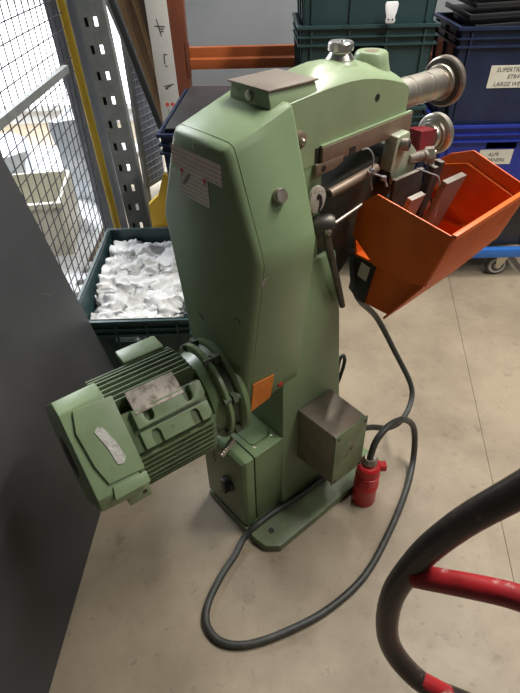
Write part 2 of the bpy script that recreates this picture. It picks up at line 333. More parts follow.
# head casting
hs = [(0.15, 1.302, 1.316), (0.20, 1.307, 1.322), (0.24, 1.311, 1.327), (0.265, 1.313, 1.333), (0.285, 1.315, 1.344), (0.32, 1.317, 1.348), (0.36, 1.318, 1.347), (0.40, 1.316, 1.343), (0.44, 1.311, 1.336), (0.48, 1.303, 1.326), (0.52, 1.293, 1.314), (0.55, 1.284, 1.303), (0.57, 1.274, 1.292), (0.577, 1.266, 1.283)]
rings = []
for A, rd, cw in hs:
    half = [(0.070, 1.160), (0.070, rd - 0.004), (0.066, rd), (0.045, rd + (cw - rd) * 0.55), (0.022, rd + (cw - rd) * 0.9), (0.0, cw)]
    rings.append([(A, CB + b, z) for b, z in half] + [(A, CB - b, z) for b, z in half[::-1][1:]])
bm = bmesh.new(); loft(bm, rings); head = mp('head', bm, m_green_head, bevel=0.0, ang=28)
bm = bmesh.new(); lathe(bm, (0.458, -0.0298, 1.265), (0, 1, 0), [(0, 0.008), (0.0006, 0.008)], 18); mp('oil_hole', bm, m_dark, head)
bm = bmesh.new(); box(bm, 0.15, 0.29, -0.168, -0.031, 0.9, 1.21); mp('neck', bm, m_green, bevel=0.006)
# bosses and adjusting knob
bm = bmesh.new(); lathe(bm, (0.400, CB, 1.298), (0, 0, 1), [(0, 0.062), (0.026, 0.046), (0.038, 0.038), (0.043, 0.032)], 32); mp('knob_boss', bm, m_green_head, head)
bm = bmesh.new(); lathe(bm, (0.400, CB, 1.339), (0, 0, 1), [(0, 0.031), (0.004, 0.032), (0.017, 0.023), (0.019, 0.024), (0.021, 0.028), (0.035, 0.028), (0.038, 0.025), (0.038, 0.007), (0.035, 0.005)], 36)
mp('adjusting_knob', bm, m_alu)['label'] = 'silver adjusting knob'
bm = bmesh.new(); lathe(bm, (0.508, CB, 1.274), (0, 0, 1), [(0, 0.062), (0.025, 0.048), (0.05, 0.041), (0.066, 0.038), (0.070, 0.034), (0.070, 0.016), (0.045, 0.015)], 32)
mp('boss', bm, m_green_head, head)
bm = bmesh.new(); lathe(bm, (0.508, CB, 1.324), (0, 0, 1), [(0, 0.0165), (0.0205, 0.0165), (0.0208, 0.010)], 24); mp('boss_bore', bm, m_rust_bar, head)
# upper shaft and roller, lower shaft and roller
SZ = 1.226
bm = bmesh.new(); lathe(bm, (0.50, CB, SZ), (1, 0, 0), [(0, 0.038), (0.162, 0.038), (0.1635, 0.0365), (0.1665, 0.0365), (0.168, 0.038), (0.240, 0.038), (0.2415, 0.0365), (0.2435, 0.0365), (0.245, 0.038), (0.297, 0.038), (0.301, 0.034), (0.315, 0.034)], 40)
mp('upper_shaft', bm, m_steel)
bm = bmesh.new(); lathe(bm, (0.803, CB, SZ), (1, 0, 0), [(0, 0.039), (0.004, 0.045), (0.010, 0.047), (0.014, 0.046), (0.016, 0.049), (0.018, 0.060), (0.022, 0.064), (0.034, 0.065), (0.038, 0.063), (0.042, 0.030), (0.044, 0.02)], 48)
upr = mp('upper_roller', bm, m_steel_worn)
bm = bmesh.new(); lathe(bm, (0.8165, CB, SZ), (1, 0, 0), [(0, 0.048), (0.0008, 0.0495), (0.0012, 0.059), (0.0025, 0.048)], 48); mp('groove', bm, m_dark_iron, upr)
LZ = 1.085
bm = bmesh.new(); lathe(bm, (0.52, CB, LZ), (1, 0, 0), [(0, 0.03), (0.31, 0.03)], 28); mp('lower_shaft', bm, m_steel_worn)
bm = bmesh.new(); lathe(bm, (0.80, CB, LZ), (1, 0, 0), [(0, 0.034), (0.006, 0.037), (0.014, 0.037), (0.016, 0.043), (0.024, 0.044), (0.026, 0.052), (0.030, 0.0565), (0.046, 0.0575), (0.050, 0.055), (0.053, 0.03), (0.054, 0.02)], 48)
lor = mp('lower_roller', bm, m_steel)
bm = bmesh.new(); lathe(bm, (0.8255, CB, LZ), (1, 0, 0), [(0, 0.0445), (0.001, 0.0515), (0.0025, 0.0515), (0.003, 0.0445)], 48); mp('groove', bm, m_dark_iron, lor)
# lower arm
bm = bmesh.new()
prism(bm, [(0.28, 0.80), (0.36, 0.80), (0.52, 0.96), (0.585, 1.02), (0.585, 1.115), (0.56, 1.128), (0.36, 1.10), (0.28, 1.06)], 1, -0.165, -0.034)
mp('lower_arm', bm, m_brownface, bevel=0.008)
# guide bar under the head, its lip and end bracket
bm = bmesh.new(); prism(bm, [(0.276, 1.156), (0.592, 1.166), (0.592, 1.208), (0.276, 1.196)], 1, -0.0305, -0.020); bar = mp('guide_bar', bm, m_rust_bar, bevel=0.0015)
bm = bmesh.new(); prism(bm, [(0.276, 1.1965), (0.592, 1.2085), (0.592, 1.212), (0.276, 1.200)], 1, -0.0305, -0.022); mp('bar_lip', bm, m_green_head, bar)
bm = bmesh.new(); box(bm, 0.262, 0.275, -0.0305, -0.0285, 1.160, 1.196); mp('bar_end_slot', bm, m_dark, bar)
bm = bmesh.new(); prism(bm, [(0.258, 1.137), (0.315, 1.139), (0.345, 1.150), (0.345, 1.166), (0.315, 1.164), (0.258, 1.162)], 1, -0.0345, -0.0195); br = mp('end_bracket', bm, m_rust_bar, bevel=0.001)
bm = bmesh.new(); lathe(bm, (0.281, -0.0194, 1.150), (0, 1, 0), [(0, 0.0075), (0.0008, 0.0075)], 16); mp('bracket_hole', bm, m_dark, br)
bm = bmesh.new(); box(bm, 0.365, 0.385, -0.0195, -0.0188, 1.160, 1.176); mp('bar_notch', bm, m_dark, bar)
# ring eye with screw beside the cover
bm = bmesh.new(); lathe(bm, (0.207, -0.0305, 1.228), (0, 1, 0), [(0, 0.019), (0.010, 0.018), (0.012, 0.015)], 24); ey = mp('screw_eye', bm, m_rust_bar)
bm = bmesh.new(); lathe(bm, (0.209, -0.0185, 1.226), (0, 1, 0.1), [(0, 0.008), (0.006, 0.007), (0.009, 0.003)], 14); mp('eye_screw', bm, m_steel, ey)
# spotted cam plate with slot, tie rod, clamp lever
bm = bmesh.new(); lathe(bm, (0.262, -0.022, 1.083), (0, 1, 0), [(0, 0.026), (0.008, 0.026), (0.009, 0.024)], 32); cp = mp('cam_plate', bm, m_plate)
for v in cp.data.vertices:
    v.co.z = 1.083 + (v.co.z - 1.083) * 1.25
bm = bmesh.new(); prism(bm, [(0.256, 1.094), (0.262, 1.099), (0.270, 1.094), (0.274, 1.085), (0.276, 1.070), (0.267, 1.052), (0.262, 1.052), (0.266, 1.070), (0.266, 1.083), (0.258, 1.086)], 1, -0.0130, -0.0118); mp('slot', bm, m_dark, cp)
bm = bmesh.new(); cyl(bm, (0.296, -0.012, 1.088), (0.462, -0.012, 1.106), 0.0115, 24); trod = mp('tie_rod', bm, m_rust_bar, bevel=0.001)
bm = bmesh.new(); lathe(bm, (0.2955, -0.012, 1.088), (-1, 0, -0.1), [(0, 0.0085), (0.0006, 0.0085)], 20); mp('rod_bore', bm, m_dark, trod)
bm = bmesh.new(); lathe(bm, (0.265, -0.030, 1.012), (0.75, 0.62, 0.15), [(0, 0.020), (0.01, 0.024), (0.045, 0.022), (0.055, 0.015)], 22); lev = mp('clamp_lever', bm, m_dark_iron)
bm = bmesh.new(); lathe(bm, (0.279, 0.004, 1.004), (0.2, 1, 0.0), [(0, 0.009), (0.010, 0.008), (0.013, 0.004)], 16); mp('lever_bolt', bm, m_steel_worn, lev)
bm = bmesh.new(); tube(bm, [(0.283, -0.005, 1.012), (0.296, 0.001, 0.95), (0.325, 0.006, 0.86), (0.360, 0.008, 0.752)], 0.0095, 10, 6, rad=(0.011, 0.0085)); mp('lever_handle', bm, m_dark_iron, lev)
bm = bmesh.new(); cyl(bm, (0.292, -0.002, 1.008), (0.408, -0.002, 1.030), 0.0055, 14); mp('lever_rod', bm, m_steel_worn, lev)
# bearing bracket, screws, red stop block
bm = bmesh.new(); prism(bm, [(0.500, 1.088), (0.512, 1.172), (0.560, 1.176), (0.566, 1.150), (0.600, 1.120), (0.610, 1.085), (0.596, 1.052), (0.560, 1.036), (0.520, 1.050)], 1, -0.034, 0.004)
bb = mp('bearing_bracket', bm, mat('chipped_pale_green_casting', (0.33, 0.38, 0.27), (0.44, 0.44, 0.36), 0.45, 0.2, 25, 0.45, 0.6), bevel=0.006)
bm = bmesh.new(); lathe(bm, (0.534, 0.004, 1.150), (0.3, 1, 0.1), [(0, 0.015), (0.016, 0.015), (0.017, 0.013)], 20); sc = mp('socket_screw', bm, m_steel_worn, bb)
bm = bmesh.new(); lathe(bm, (0.5393, 0.0213, 1.1517), (0.3, 1, 0.1), [(0, 0.0075), (0.0008, 0.0075)], 6); mp('hex_socket', bm, m_dark, bb)
bm = bmesh.new(); box(bm, 0.498, 0.502, -0.034, 0.004, 1.052, 1.088); mp('bracket_bore', bm, m_dark, bb)
bm = bmesh.new(); cyl(bm, (0.570, 0.002, 1.104), (0.648, 0.008, 1.098), 0.0125, 20); bl = mp('stud_bolt', bm, m_steel_worn)
bm = bmesh.new(); lathe(bm, (0.622, 0.007, 1.100), (1, 0.05, -0.1), [(0, 0.015), (0.012, 0.015)], 18); mp('washer', bm, m_steel, bl)
bm = bmesh.new(); lathe(bm, (0.644, 0.002, 1.094), (0.62, 0.75, 0.15), [(0, 0.021), (0.002, 0.023), (0.022, 0.023), (0.024, 0.021)], 6); mp('hex_nut', bm, m_steel, bl, ang=20)
bm = bmesh.new(); lathe(bm, (0.6585, 0.020, 1.0975), (0.62, 0.75, 0.15), [(0, 0.0135), (0.004, 0.0135), (0.005, 0.011)], 18); mp('bolt_end', bm, m_steel_worn, bl)
bm = bmesh.new(); prism(bm, [(0.622, 1.066), (0.708, 1.066), (0.722, 1.140), (0.648, 1.150), (0.652, 1.100), (0.622, 1.096)], 1, -0.068, -0.022); mp('red_stop_block', bm, m_red, bevel=0.003)['label'] = 'dark red painted metal stop block'

# switch box on the motor side of the base
bm = bmesh.new(); box(bm, 0.038, 0.152, -0.206, 0.0, 0.030, 0.354); sb = mp('switch_box', bm, m_green_box, bevel=0.006)
bm = bmesh.new(); box(bm, 0.030, 0.040, -0.200, -0.006, 0.036, 0.348); mp('lid_gasket', bm, m_dark, sb)
bm = bmesh.new(); loft(bm, [[(-0.012, b, z) for b, z in ((-0.198, 0.05), (-0.006, 0.05), (-0.006, 0.350), (-0.198, 0.350))], [(0.0, b, z) for b, z in ((-0.208, 0.036), (0.004, 0.036), (0.004, 0.362), (-0.208, 0.362))], [(0.030, b, z) for b, z in ((-0.208, 0.036), (0.004, 0.036), (0.004, 0.362), (-0.208, 0.362))]])
ld = mp('lid', bm, m_green_box, sb, bevel=0.003)
bm = bmesh.new(); lathe(bm, (-0.012, -0.075, 0.200), (-1, 0, 0), [(0, 0.030), (0.006, 0.029), (0.008, 0.024)], 24); box(bm, -0.036, -0.016, -0.085, -0.065, 0.172, 0.230); mp('rotary_switch', bm, m_blackpl, sb, bevel=0.002)['label'] = 'black rotary switch knob'
for k in (0, 1):
    bm = bmesh.new(); q = 0.004; t = [(-0.150 + k * 0.001, 0.295), (-0.125, 0.255), (-0.140, 0.255)]
    prism(bm, [(-0.152, 0.300 - k * 0.03), (-0.146, 0.302 - k * 0.03), (-0.134, 0.282 - k * 0.03), (-0.139, 0.278 - k * 0.03)], 0, -0.0127, -0.0122); mp('engraved_mark', bm, m_dark, sb)
bm = bmesh.new(); prism(bm, [(0.058, -0.17), (0.128, -0.17), (0.138, -0.16), (0.138, -0.055), (0.120, -0.04), (0.068, -0.04), (0.058, -0.05)], 2, 0.353, 0.358); cv = mp('cover_plate', bm, m_green_box, sb, bevel=0.0015)
for q in ((0.062, -0.030), (0.132, -0.030)):
    bm = bmesh.new(); lathe(bm, (q[0], q[1], 0.352), (0, 0, 1), [(0, 0.005), (0.004, 0.0045), (0.005, 0.002)], 12); mp('plate_screw', bm, m_steel, sb)
# junction box on the camera side of the column
bm = bmesh.new(); loft(bm, [[(0.212, 0.0, 0.218), (0.352, 0.0, 0.212), (0.350, 0.0, 0.437), (0.210, 0.0, 0.437)], [(0.220, 0.146, 0.212), (0.352, 0.146, 0.205), (0.352, 0.146, 0.428), (0.218, 0.146, 0.430)]])
jb = mp('junction_box', bm, m_jbox_lid, bevel=0.005); jb['label'] = 'worn brown and green metal junction box'
bm = bmesh.new(); loft(bm, [[(0.217, d, 0.210), (0.355, d, 0.203), (0.355, d, 0.430), (0.215, d, 0.433)] for d in (0.1465, 0.152)]); jc = mp('cover', bm, m_green_dirty, jb, bevel=0.0015)
for q in ((0.228, 0.418), (0.344, 0.416), (0.228, 0.222), (0.344, 0.216)):
    bm = bmesh.new(); lathe(bm, (q[0], 0.152, q[1]), (0, 1, 0), [(0, 0.006), (0.0015, 0.005)], 12); mp('cover_screw', bm, m_dark, jb)
bm = bmesh.new(); prism(bm, [(0.262, 0.310), (0.318, 0.307), (0.292, 0.362)], 1, 0.1521, 0.1526); tri = mp('warning_triangle', bm, m_rust_bar, jb)
bm = bmesh.new(); prism(bm, [(0.272, 0.316), (0.308, 0.314), (0.291, 0.350)], 1, 0.1526, 0.1529); mp('triangle_field', bm, m_green_dirty, jb)
bm = bmesh.new(); prism(bm, [(0.292, 0.343), (0.284, 0.331), (0.290, 0.331), (0.287, 0.318), (0.298, 0.335), (0.292, 0.335)], 1, 0.1529, 0.1532); mp('lightning_flash', bm, m_ink, jb)
# chipped paint and dark scuffs on the gear cover
m_chip = mat('bare_chipped_metal', (0.25, 0.24, 0.22), (0.2, 0.19, 0.17), 0.5, 0.2, 60)
bm = bmesh.new(); loft(bm, [[(A, side_b(z) + e, z) for A, z in ((0.017, 1.000), (0.020, 0.988), (0.026, 0.994), (0.034, 0.992), (0.029, 1.002), (0.036, 1.008), (0.018, 1.009))] for e in (-0.001, 0.0012)]); mp('paint_chip', bm, m_chip, hood)
for bc_, zc_ in ((-0.155, 0.80), (0.000, 0.87), (-0.012, 0.72)):
    bm = bmesh.new(); tube(bm, [(-0.0003, bc_ + 0.012 * math.cos(t), zc_ + 0.014 * math.sin(t)) for t in (0.2, 0.8, 1.4, 2.0)], 0.0014, 6, 3); mp('scuff_mark', bm, m_dark, hood)

# ------------------------------------------------------------------ motor
MZ = 0.607
mot = thing('motor', '', ''); del mot['label']; del mot['category']; mot.parent = mach; mot.location = (0, -CB, MZ); mot.scale = (1.03, 1.05, 1.05); mot['label'] = 'green finned electric motor flanged to the gear cover'
mot.rotation_euler = (0, 0, R(-5))
def mm(name, bm, m, **k):
    for v in bm.verts: v.co -= Vector((0, CB, MZ))
    return mp(name, bm, m, mot, **k)
bm = bmesh.new(); lathe(bm, (0.010, CB, MZ), (-1, 0, 0), [(0, 0.135), (0.012, 0.135), (0.019, 0.129), (0.022, 0.12), (0.023, 0.09)], 48); mm('mounting_ring', bm, m_green_box)
bm = bmesh.new(); lathe(bm, (-0.014, CB, MZ), (-1, 0, 0), [(0, 0.118), (0.014, 0.112), (0.03, 0.112)], 40); mm('neck_ring', bm, m_motor_core)
bm = bmesh.new(); lathe(bm, (-0.034, CB, MZ), (-1, 0, 0), [(0, 0.120), (0.001, 0.129), (0.010, 0.130), (0.013, 0.127), (0.015, 0.112), (0.040, 0.104), (0.046, 0.09)], 48); mm('flange', bm, m_green_box)
for q in (25, 75, 125, 205, 255, 335):
    bm = bmesh.new(); c_, s_ = math.cos(R(q)), math.sin(R(q)); cyl(bm, (-0.052, CB + 0.122 * c_, MZ + 0.122 * s_), (0.0, CB + 0.122 * c_, MZ + 0.122 * s_), 0.009, 12)
    lathe(bm, (-0.030, CB + 0.122 * c_, MZ + 0.122 * s_), (1, 0, 0), [(0, 0.016), (0.012, 0.016)], 6); mm('flange_bolt', bm, m_motor_core)
bm = bmesh.new(); lathe(bm, (-0.026, CB + 0.10, MZ - 0.105), (-0.9, 0.25, -0.3), [(0.004 * i, 0.009 if i % 2 else 0.0075) for i in range(14)], 12); mm('threaded_bolt', bm, m_steel)
bm = bmesh.new(); lathe(bm, (-0.06, CB, MZ), (-1, 0, 0), [(0, 0.090), (0.26, 0.090)], 40); mm('stator_core', bm, m_motor_core)
# fins: four parallel packs (up, camera side, down, far side)
def fin(off, d, core=0.085, env=0.121):
    h = math.sqrt(max(env * env * 1.10 - off * off * 0.55, 0)); h = min(h, 0.121)
    bm = bmesh.new(); t = 0.0018
    a0, a1 = -0.305, -0.072 + 0.0
    cor = math.sqrt(max(0.085 ** 2 - off * off, 0.0004))
    pts = [(a0, cor), (a1, cor), (a1, h - 0.018), (a1 - 0.014, h), (a0, h)]
    def m3(A, rr, o):
        return {'u': (A, CB + o, MZ + rr), 's': (A, CB + rr, MZ + o), 'd': (A, CB + o, MZ - rr), 'f': (A, CB - rr, MZ + o)}[d]
    loft(bm, [[m3(A, rr, off - t) for A, rr in pts], [m3(A, rr, off + t) for A, rr in pts]])
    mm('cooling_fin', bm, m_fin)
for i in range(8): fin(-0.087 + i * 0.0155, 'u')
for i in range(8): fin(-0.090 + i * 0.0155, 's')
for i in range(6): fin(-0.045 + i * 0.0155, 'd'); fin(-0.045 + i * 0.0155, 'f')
# cast mounting foot with open bolt slots, on the upper camera-side diagonal
dg = Vector((0, math.cos(R(42)), math.sin(R(42)))); tg = Vector((0, -math.sin(R(42)), math.cos(R(42))))
def fp(A, w, r): v = Vector((A, CB, MZ)) + dg * r + tg * w; return v
def foot(poly, r0, r1, bev=0.002):
    bm = bmesh.new(); loft(bm, [[fp(A, w, r0) for A, w in poly], [fp(A, w, r1) for A, w in poly]]); return bm
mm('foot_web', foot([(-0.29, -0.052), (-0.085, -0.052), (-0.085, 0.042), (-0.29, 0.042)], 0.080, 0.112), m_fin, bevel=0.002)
def notch(Ac): return [(Ac - 0.011, 0.040), (Ac - 0.011, 0.014), (Ac - 0.006, 0.006), (Ac + 0.006, 0.006), (Ac + 0.011, 0.014), (Ac + 0.011, 0.040)]
up = [(-0.262, 0.040), (-0.262, -0.002)] + [(-0.100, -0.002), (-0.088, 0.008), (-0.088, 0.040)] + notch(-0.128)[::-1] + notch(-0.228)[::-1]
mm('foot_upper_lug', foot(up, 0.110, 0.130), m_motor, bevel=0.002)
lo = [(-0.262, -0.050)] + [(a, -w - 0.010) for a, w in notch(-0.228)] + [(a, -w - 0.010) for a, w in notch(-0.128)] + [(-0.100, -0.050), (-0.088, -0.040), (-0.088, -0.010), (-0.262, -0.010)]
mm('foot_lower_lug', foot(lo, 0.110, 0.121), m_motor, bevel=0.002)
# flat pad on the far top side, name plate, small lug
bm = bmesh.new(); box(bm, -0.205, -0.095, -0.245, -0.190, MZ + 0.098, MZ + 0.116); box(bm, -0.185, -0.115, -0.215, -0.175, MZ + 0.05, MZ + 0.10); mm('terminal_pad', bm, m_motor, bevel=0.006)
bm = bmesh.new()
th = R(64); d2 = Vector((0, math.cos(th), math.sin(th))); t2 = Vector((0, -math.sin(th), math.cos(th))); c0 = Vector((0, CB, MZ)) + d2 * 0.131
loft(bm, [[c0 + Vector((A, 0, 0)) + t2 * w + d2 * e for A, w in ((-0.255, -0.022), (-0.135, -0.022), (-0.135, 0.036), (-0.255, 0.036))] for e in (0, 0.003)])
mm('name_plate', bm, m_plate, bevel=0.001)['label'] = 'scuffed silver name plate'
bm = bmesh.new(); loft(bm, [[c0 + Vector((A, 0, 0)) + t2 * w - d2 * e for A, w in ((-0.25, -0.018), (-0.14, -0.018), (-0.14, 0.030), (-0.25, 0.030))] for e in (0.03, 0)]); mm('plate_seat', bm, m_motor)
# fan cover: eight-sided, stepped
def octa(A, r, cut=0.030, sh=0.0):
    p = []
    for k in range(4):
        q = k * math.pi / 2 + R(42); n = Vector((0, math.cos(q), math.sin(q))); t = Vector((0, -math.sin(q), math.cos(q)))
        for s in (-1, 1): p.append(Vector((A, CB, MZ)) + n * r + t * s * (r - cut))
    return p
bm = bmesh.new(); loft(bm, [octa(-0.404, 0.116, 0.05), octa(-0.400, 0.127), octa(-0.350, 0.129), octa(-0.300, 0.130)]); fc = mm('fan_cover', bm, m_motor, bevel=0.004)
bm = bmesh.new(); loft(bm, [[fp(A, w, r) for A, w in ((-0.378, -0.030), (-0.366, -0.076), (-0.285, -0.080), (-0.285, 0.090), (-0.372, 0.094), (-0.384, 0.050))] for r in (0.10, 0.135)]); mm('cover_pad', bm, m_motor, bevel=0.003)
bm = bmesh.new(); loft(bm, [[fp(A, w, r) for A, w in ((-0.368, -0.112), (-0.285, -0.112), (-0.285, -0.086), (-0.362, -0.084))] for r in (0.10, 0.134)]); mm('cover_pad', bm, m_motor, bevel=0.003)
bm = bmesh.new(); loft(bm, [[(A, CB + r, MZ + w) for A, w in ((-0.335, -0.085), (-0.280, -0.085), (-0.280, -0.040), (-0.335, -0.030))] for r in (0.10, 0.139)]); mm('cover_clip', bm, m_motor, bevel=0.002)
bm = bmesh.new(); lathe(bm, (-0.294, CB + 0.1385, MZ - 0.062), (0, 1, 0), [(0, 0.006), (0.0015, 0.006)], 14); mm('clip_hole', bm, m_dark)
bm = bmesh.new(); lathe(bm, (-0.404, CB, MZ), (-1, 0, 0), [(0, 0.05), (0.002, 0.048), (0.004, 0.03)], 32); mm('fan_grille', bm, m_dark)
bm = bmesh.new(); pts = [(-0.350, 0.036), (-0.340, 0.043), (-0.330, 0.036), (-0.318, 0.0), (-0.312, -0.040), (-0.322, -0.050), (-0.334, -0.046), (-0.338, -0.01)]
loft(bm, [[fp(A, w, r) for A, w in pts] for r in (0.1345, 0.137)]); mm('tape_scrap', bm, m_tape)

def ML(A, b, z):          # machine coordinates -> world
    v = Matrix.Rotation(R(40), 3, 'Z') @ Vector((A, -b, z)); return v + Vector(MO)

# ------------------------------------------------------------------ cables and plug
PW = Vector((0.350, 1.092, 0))
cab = thing('power_cable', 'thick black power cable looping over the floor with red plug', 'cable', (PW.x, PW.y, 0))
def to(par, pts): return [Vector(p) - par.location for p in pts]
pts = [ML(0.34, 0.036, 0.046), ML(0.22, 0.034, 0.046), ML(0.10, 0.022, 0.046), ML(0.02, 0.020, 0.046), ML(-0.03, 0.016, 0.022)]
pts += [Vector((x, y, 0.0115)) for x, y in ((-0.094, 0.885), (-0.134, 0.819), (-0.170, 0.735), (-0.171, 0.671), (-0.126, 0.624), (-0.047, 0.617), (0.067, 0.652), (0.188, 0.711), (0.308, 0.808), (0.416, 0.959))]
pts += [Vector((0.505, 1.115, 0.013)), Vector((0.550, 1.225, 0.05)), Vector((0.535, 1.245, 0.18)), Vector((0.480, 1.205, 0.275)), Vector((0.415, 1.150, 0.315)), Vector((0.366, 1.105, 0.300)), Vector((PW.x, PW.y, 0.24)), Vector((PW.x, PW.y, 0.20))]
bm = bmesh.new(); tube(bm, to(cab, pts), 0.0108, 12, 8); obj('cable_sheath', bm, m_cable, cab)
bm = bmesh.new()
lathe(bm, (0, 0, 0), (0, 0, 1), [(0, 0.037), (0.004, 0.040), (0.075, 0.040), (0.080, 0.042), (0.098, 0.042), (0.102, 0.040), (0.13, 0.0385), (0.16, 0.037), (0.17, 0.039), (0.186, 0.039), (0.194, 0.033), (0.196, 0.02)], 36)
box(bm, 0.030, 0.056, -0.012, 0.012, 0.165, 0.188)
pl = obj('plug', bm, m_redplug, cab); pl['label'] = 'red industrial plug standing on its face'
bm = bmesh.new(); lathe(bm, (0, 0, 0.196), (0, 0, 1), [(0, 0.024), (0.006, 0.026), (0.012, 0.026), (0.018, 0.020), (0.026, 0.018)], 12); obj('gland', bm, m_steel_worn, pl)
for zz in (0.108, 0.119, 0.130, 0.141):
    bm = bmesh.new(); lathe(bm, (0, 0, zz), (0, 0, 1), [(0, 0.037), (0.001, 0.0402), (0.005, 0.0402), (0.006, 0.037)], 28); obj('grip_ridge', bm, m_redplug, pl)
c2 = thing('control_cable', 'thin black cable hanging below the orange bin towards the junction box', 'cable', ML(0.352, 0.08, 0.30))
pts = [ML(0.44, -0.045, 0.90), ML(0.45, -0.02, 0.74), Vector((0.388, 1.405, 0.553)), Vector((0.471, 1.408, 0.40)), Vector((0.538, 1.375, 0.275)), Vector((0.535, 1.330, 0.225)), Vector((0.490, 1.265, 0.205)), Vector((0.430, 1.215, 0.225)), Vector((0.36, 1.175, 0.275)), ML(0.352, 0.08, 0.30)]
bm = bmesh.new(); tube(bm, to(c2, pts), 0.0095, 10, 8); obj('cable_sheath', bm, m_cable, c2)
bm = bmesh.new(); lathe(bm, (0, 0, 0), ML(1, 0, 0) - ML(0, 0, 0), [(0, 0.016), (0.012, 0.016), (0.016, 0.012)], 12); obj('gland', bm, m_blackpl, c2)
c3 = thing('cable_loop', 'small grey cable loop standing out behind the junction box', 'cable', ML(0.40, -0.03, 0.40))
pts = [ML(0.398, -0.03, 0.36), ML(0.424, -0.03, 0.40), ML(0.445, -0.03, 0.47), ML(0.435, -0.03, 0.505), ML(0.418, -0.03, 0.49), ML(0.415, -0.03, 0.42), ML(0.42, -0.03, 0.34), ML(0.412, -0.03, 0.28)]
bm = bmesh.new(); tube(bm, to(c3, pts), 0.006, 10, 8); obj('cable_sheath', bm, m_cable, c3)

# ------------------------------------------------------------------ orange parts bin under the rollers
bino = ML(0.57, 0.10, 0.735)
bn = thing('orange_parts_bin', 'open orange plastic parts bin hung below the rollers of the green machine', 'bin', bino, R(40))
tilt = 0.055
def bp(a, b, z): return (a - 0.57, -(b - 0.10), z - 0.727 + (a - 0.57) * tilt)
AL, AR, AL2, AR2 = 0.415, 0.735, 0.440, 0.715
side_up = [(-0.012, 1.030), (0.040, 1.070), (0.255, 1.040), (0.250, 1.020), (0.210, 0.893), (0.165, 0.880), (0.056, 0.882), (-0.023, 0.940)]
def slab(poly, a0, a1):
    bm = bmesh.new(); loft(bm, [[bp(a0, *q) for q in poly], [bp(a1, *q) for q in poly]]); return bm
obj('side_wall', slab(side_up, AL - 0.004, AL), m_orange, bn, bevel=0.001)
obj('side_wall', slab([(-0.012, 1.040), (0.022, 1.066), (0.085, 1.090), (0.255, 1.038), (0.250, 1.020), (0.210, 0.893), (0.165, 0.880), (0.056, 0.882), (-0.023, 0.940)], AR, AR + 0.004), m_orange, bn, bevel=0.001)
side_lo = [(0.020, 0.735), (0.107, 0.738), (0.208, 0.890), (-0.020, 0.890)]
obj('lower_side_wall', slab(side_lo, AL2, AL2 + 0.004), m_orange, bn)
obj('lower_side_wall', slab(side_lo, AR2 - 0.004, AR2), m_orange, bn)
for a0, a1, s in ((AL - 0.003, AL2 + 0.003, 0), (AR2 - 0.003, AR + 0.003, 1)):
    obj('ledge', slab([(-0.010, 0.884), (0.208, 0.886), (0.210, 0.892), (-0.010, 0.890)], a0, a1), m_orange, bn)
obj('front_wall', slab([(0.252, 1.040), (0.258, 1.040), (0.213, 0.893), (0.111, 0.735), (0.106, 0.739), (0.207, 0.893)], AL, AR), m_orange, bn)
for k in range(18):
    t = (k + 0.5) / 18
    b, z = (0.2585 + (0.2135 - 0.2585) * t * 1.7, 1.035 + (0.893 - 1.035) * t * 1.7) if t < 0.58 else (0.2135 + (0.1115 - 0.2135) * (t - 0.58) / 0.42, 0.893 + (0.737 - 0.893) * (t - 0.58) / 0.42)
    obj('front_rib', slab([(b - 0.001, z), (b + 0.0005, z - 0.001), (b - 0.0004, z - 0.0035), (b - 0.003, z - 0.005)], AL + 0.006, AR - 0.006), m_orange, bn)
obj('inner_ledge', slab([(-0.005, 1.040), (0.020, 1.040), (0.080, 1.058), (0.240, 1.006), (0.236, 0.996), (0.080, 1.046), (-0.005, 1.028)], AR - 0.009, AR), m_orange, bn, bevel=0.001)
obj('rim', slab([(0.250, 1.036), (0.263, 1.036), (0.263, 1.045), (0.250, 1.045)], AL - 0.003, AR + 0.003), m_orange, bn, bevel=0.0015)
obj('bottom', slab([(0.018, 0.731), (0.109, 0.734), (0.109, 0.740), (0.018, 0.737)], AL2, AR2), m_orange, bn)
obj('back_wall', slab([(-0.014, 0.960), (-0.021, 0.94), (-0.012, 0.890), (-0.006, 0.890), (-0.015, 0.94), (-0.009, 0.960)], AL, AR), m_orange, bn)
obj('lower_back_wall', slab([(-0.018, 0.890), (0.018, 0.735), (0.024, 0.735), (-0.012, 0.890)], AL2, AR2), m_orange, bn)
lh = obj('label_holder', slab([(-0.037, 0.756), (-0.021, 0.873), (0.050, 0.882), (0.023, 0.733), (0.0, 0.733)], AL2 - 0.006, AL2 - 0.0005), m_blackpl, bn, bevel=0.001); lh['label'] = 'black holder with a small pale card'
obj('label_card', slab([(-0.010, 0.812), (0.000, 0.858), (0.030, 0.852), (0.022, 0.806)], AL2 - 0.0072, AL2 - 0.006), m_cream, lh)
bm = bmesh.new(); tube(bm, [bp(AL2 - 0.004, -0.02, 0.90), bp(AL2 - 0.02, -0.034, 0.893), bp(AL2 - 0.03, -0.036, 0.884)], 0.012, 10, 4); obj('hanger_knob', bm, m_dark_iron, bn)

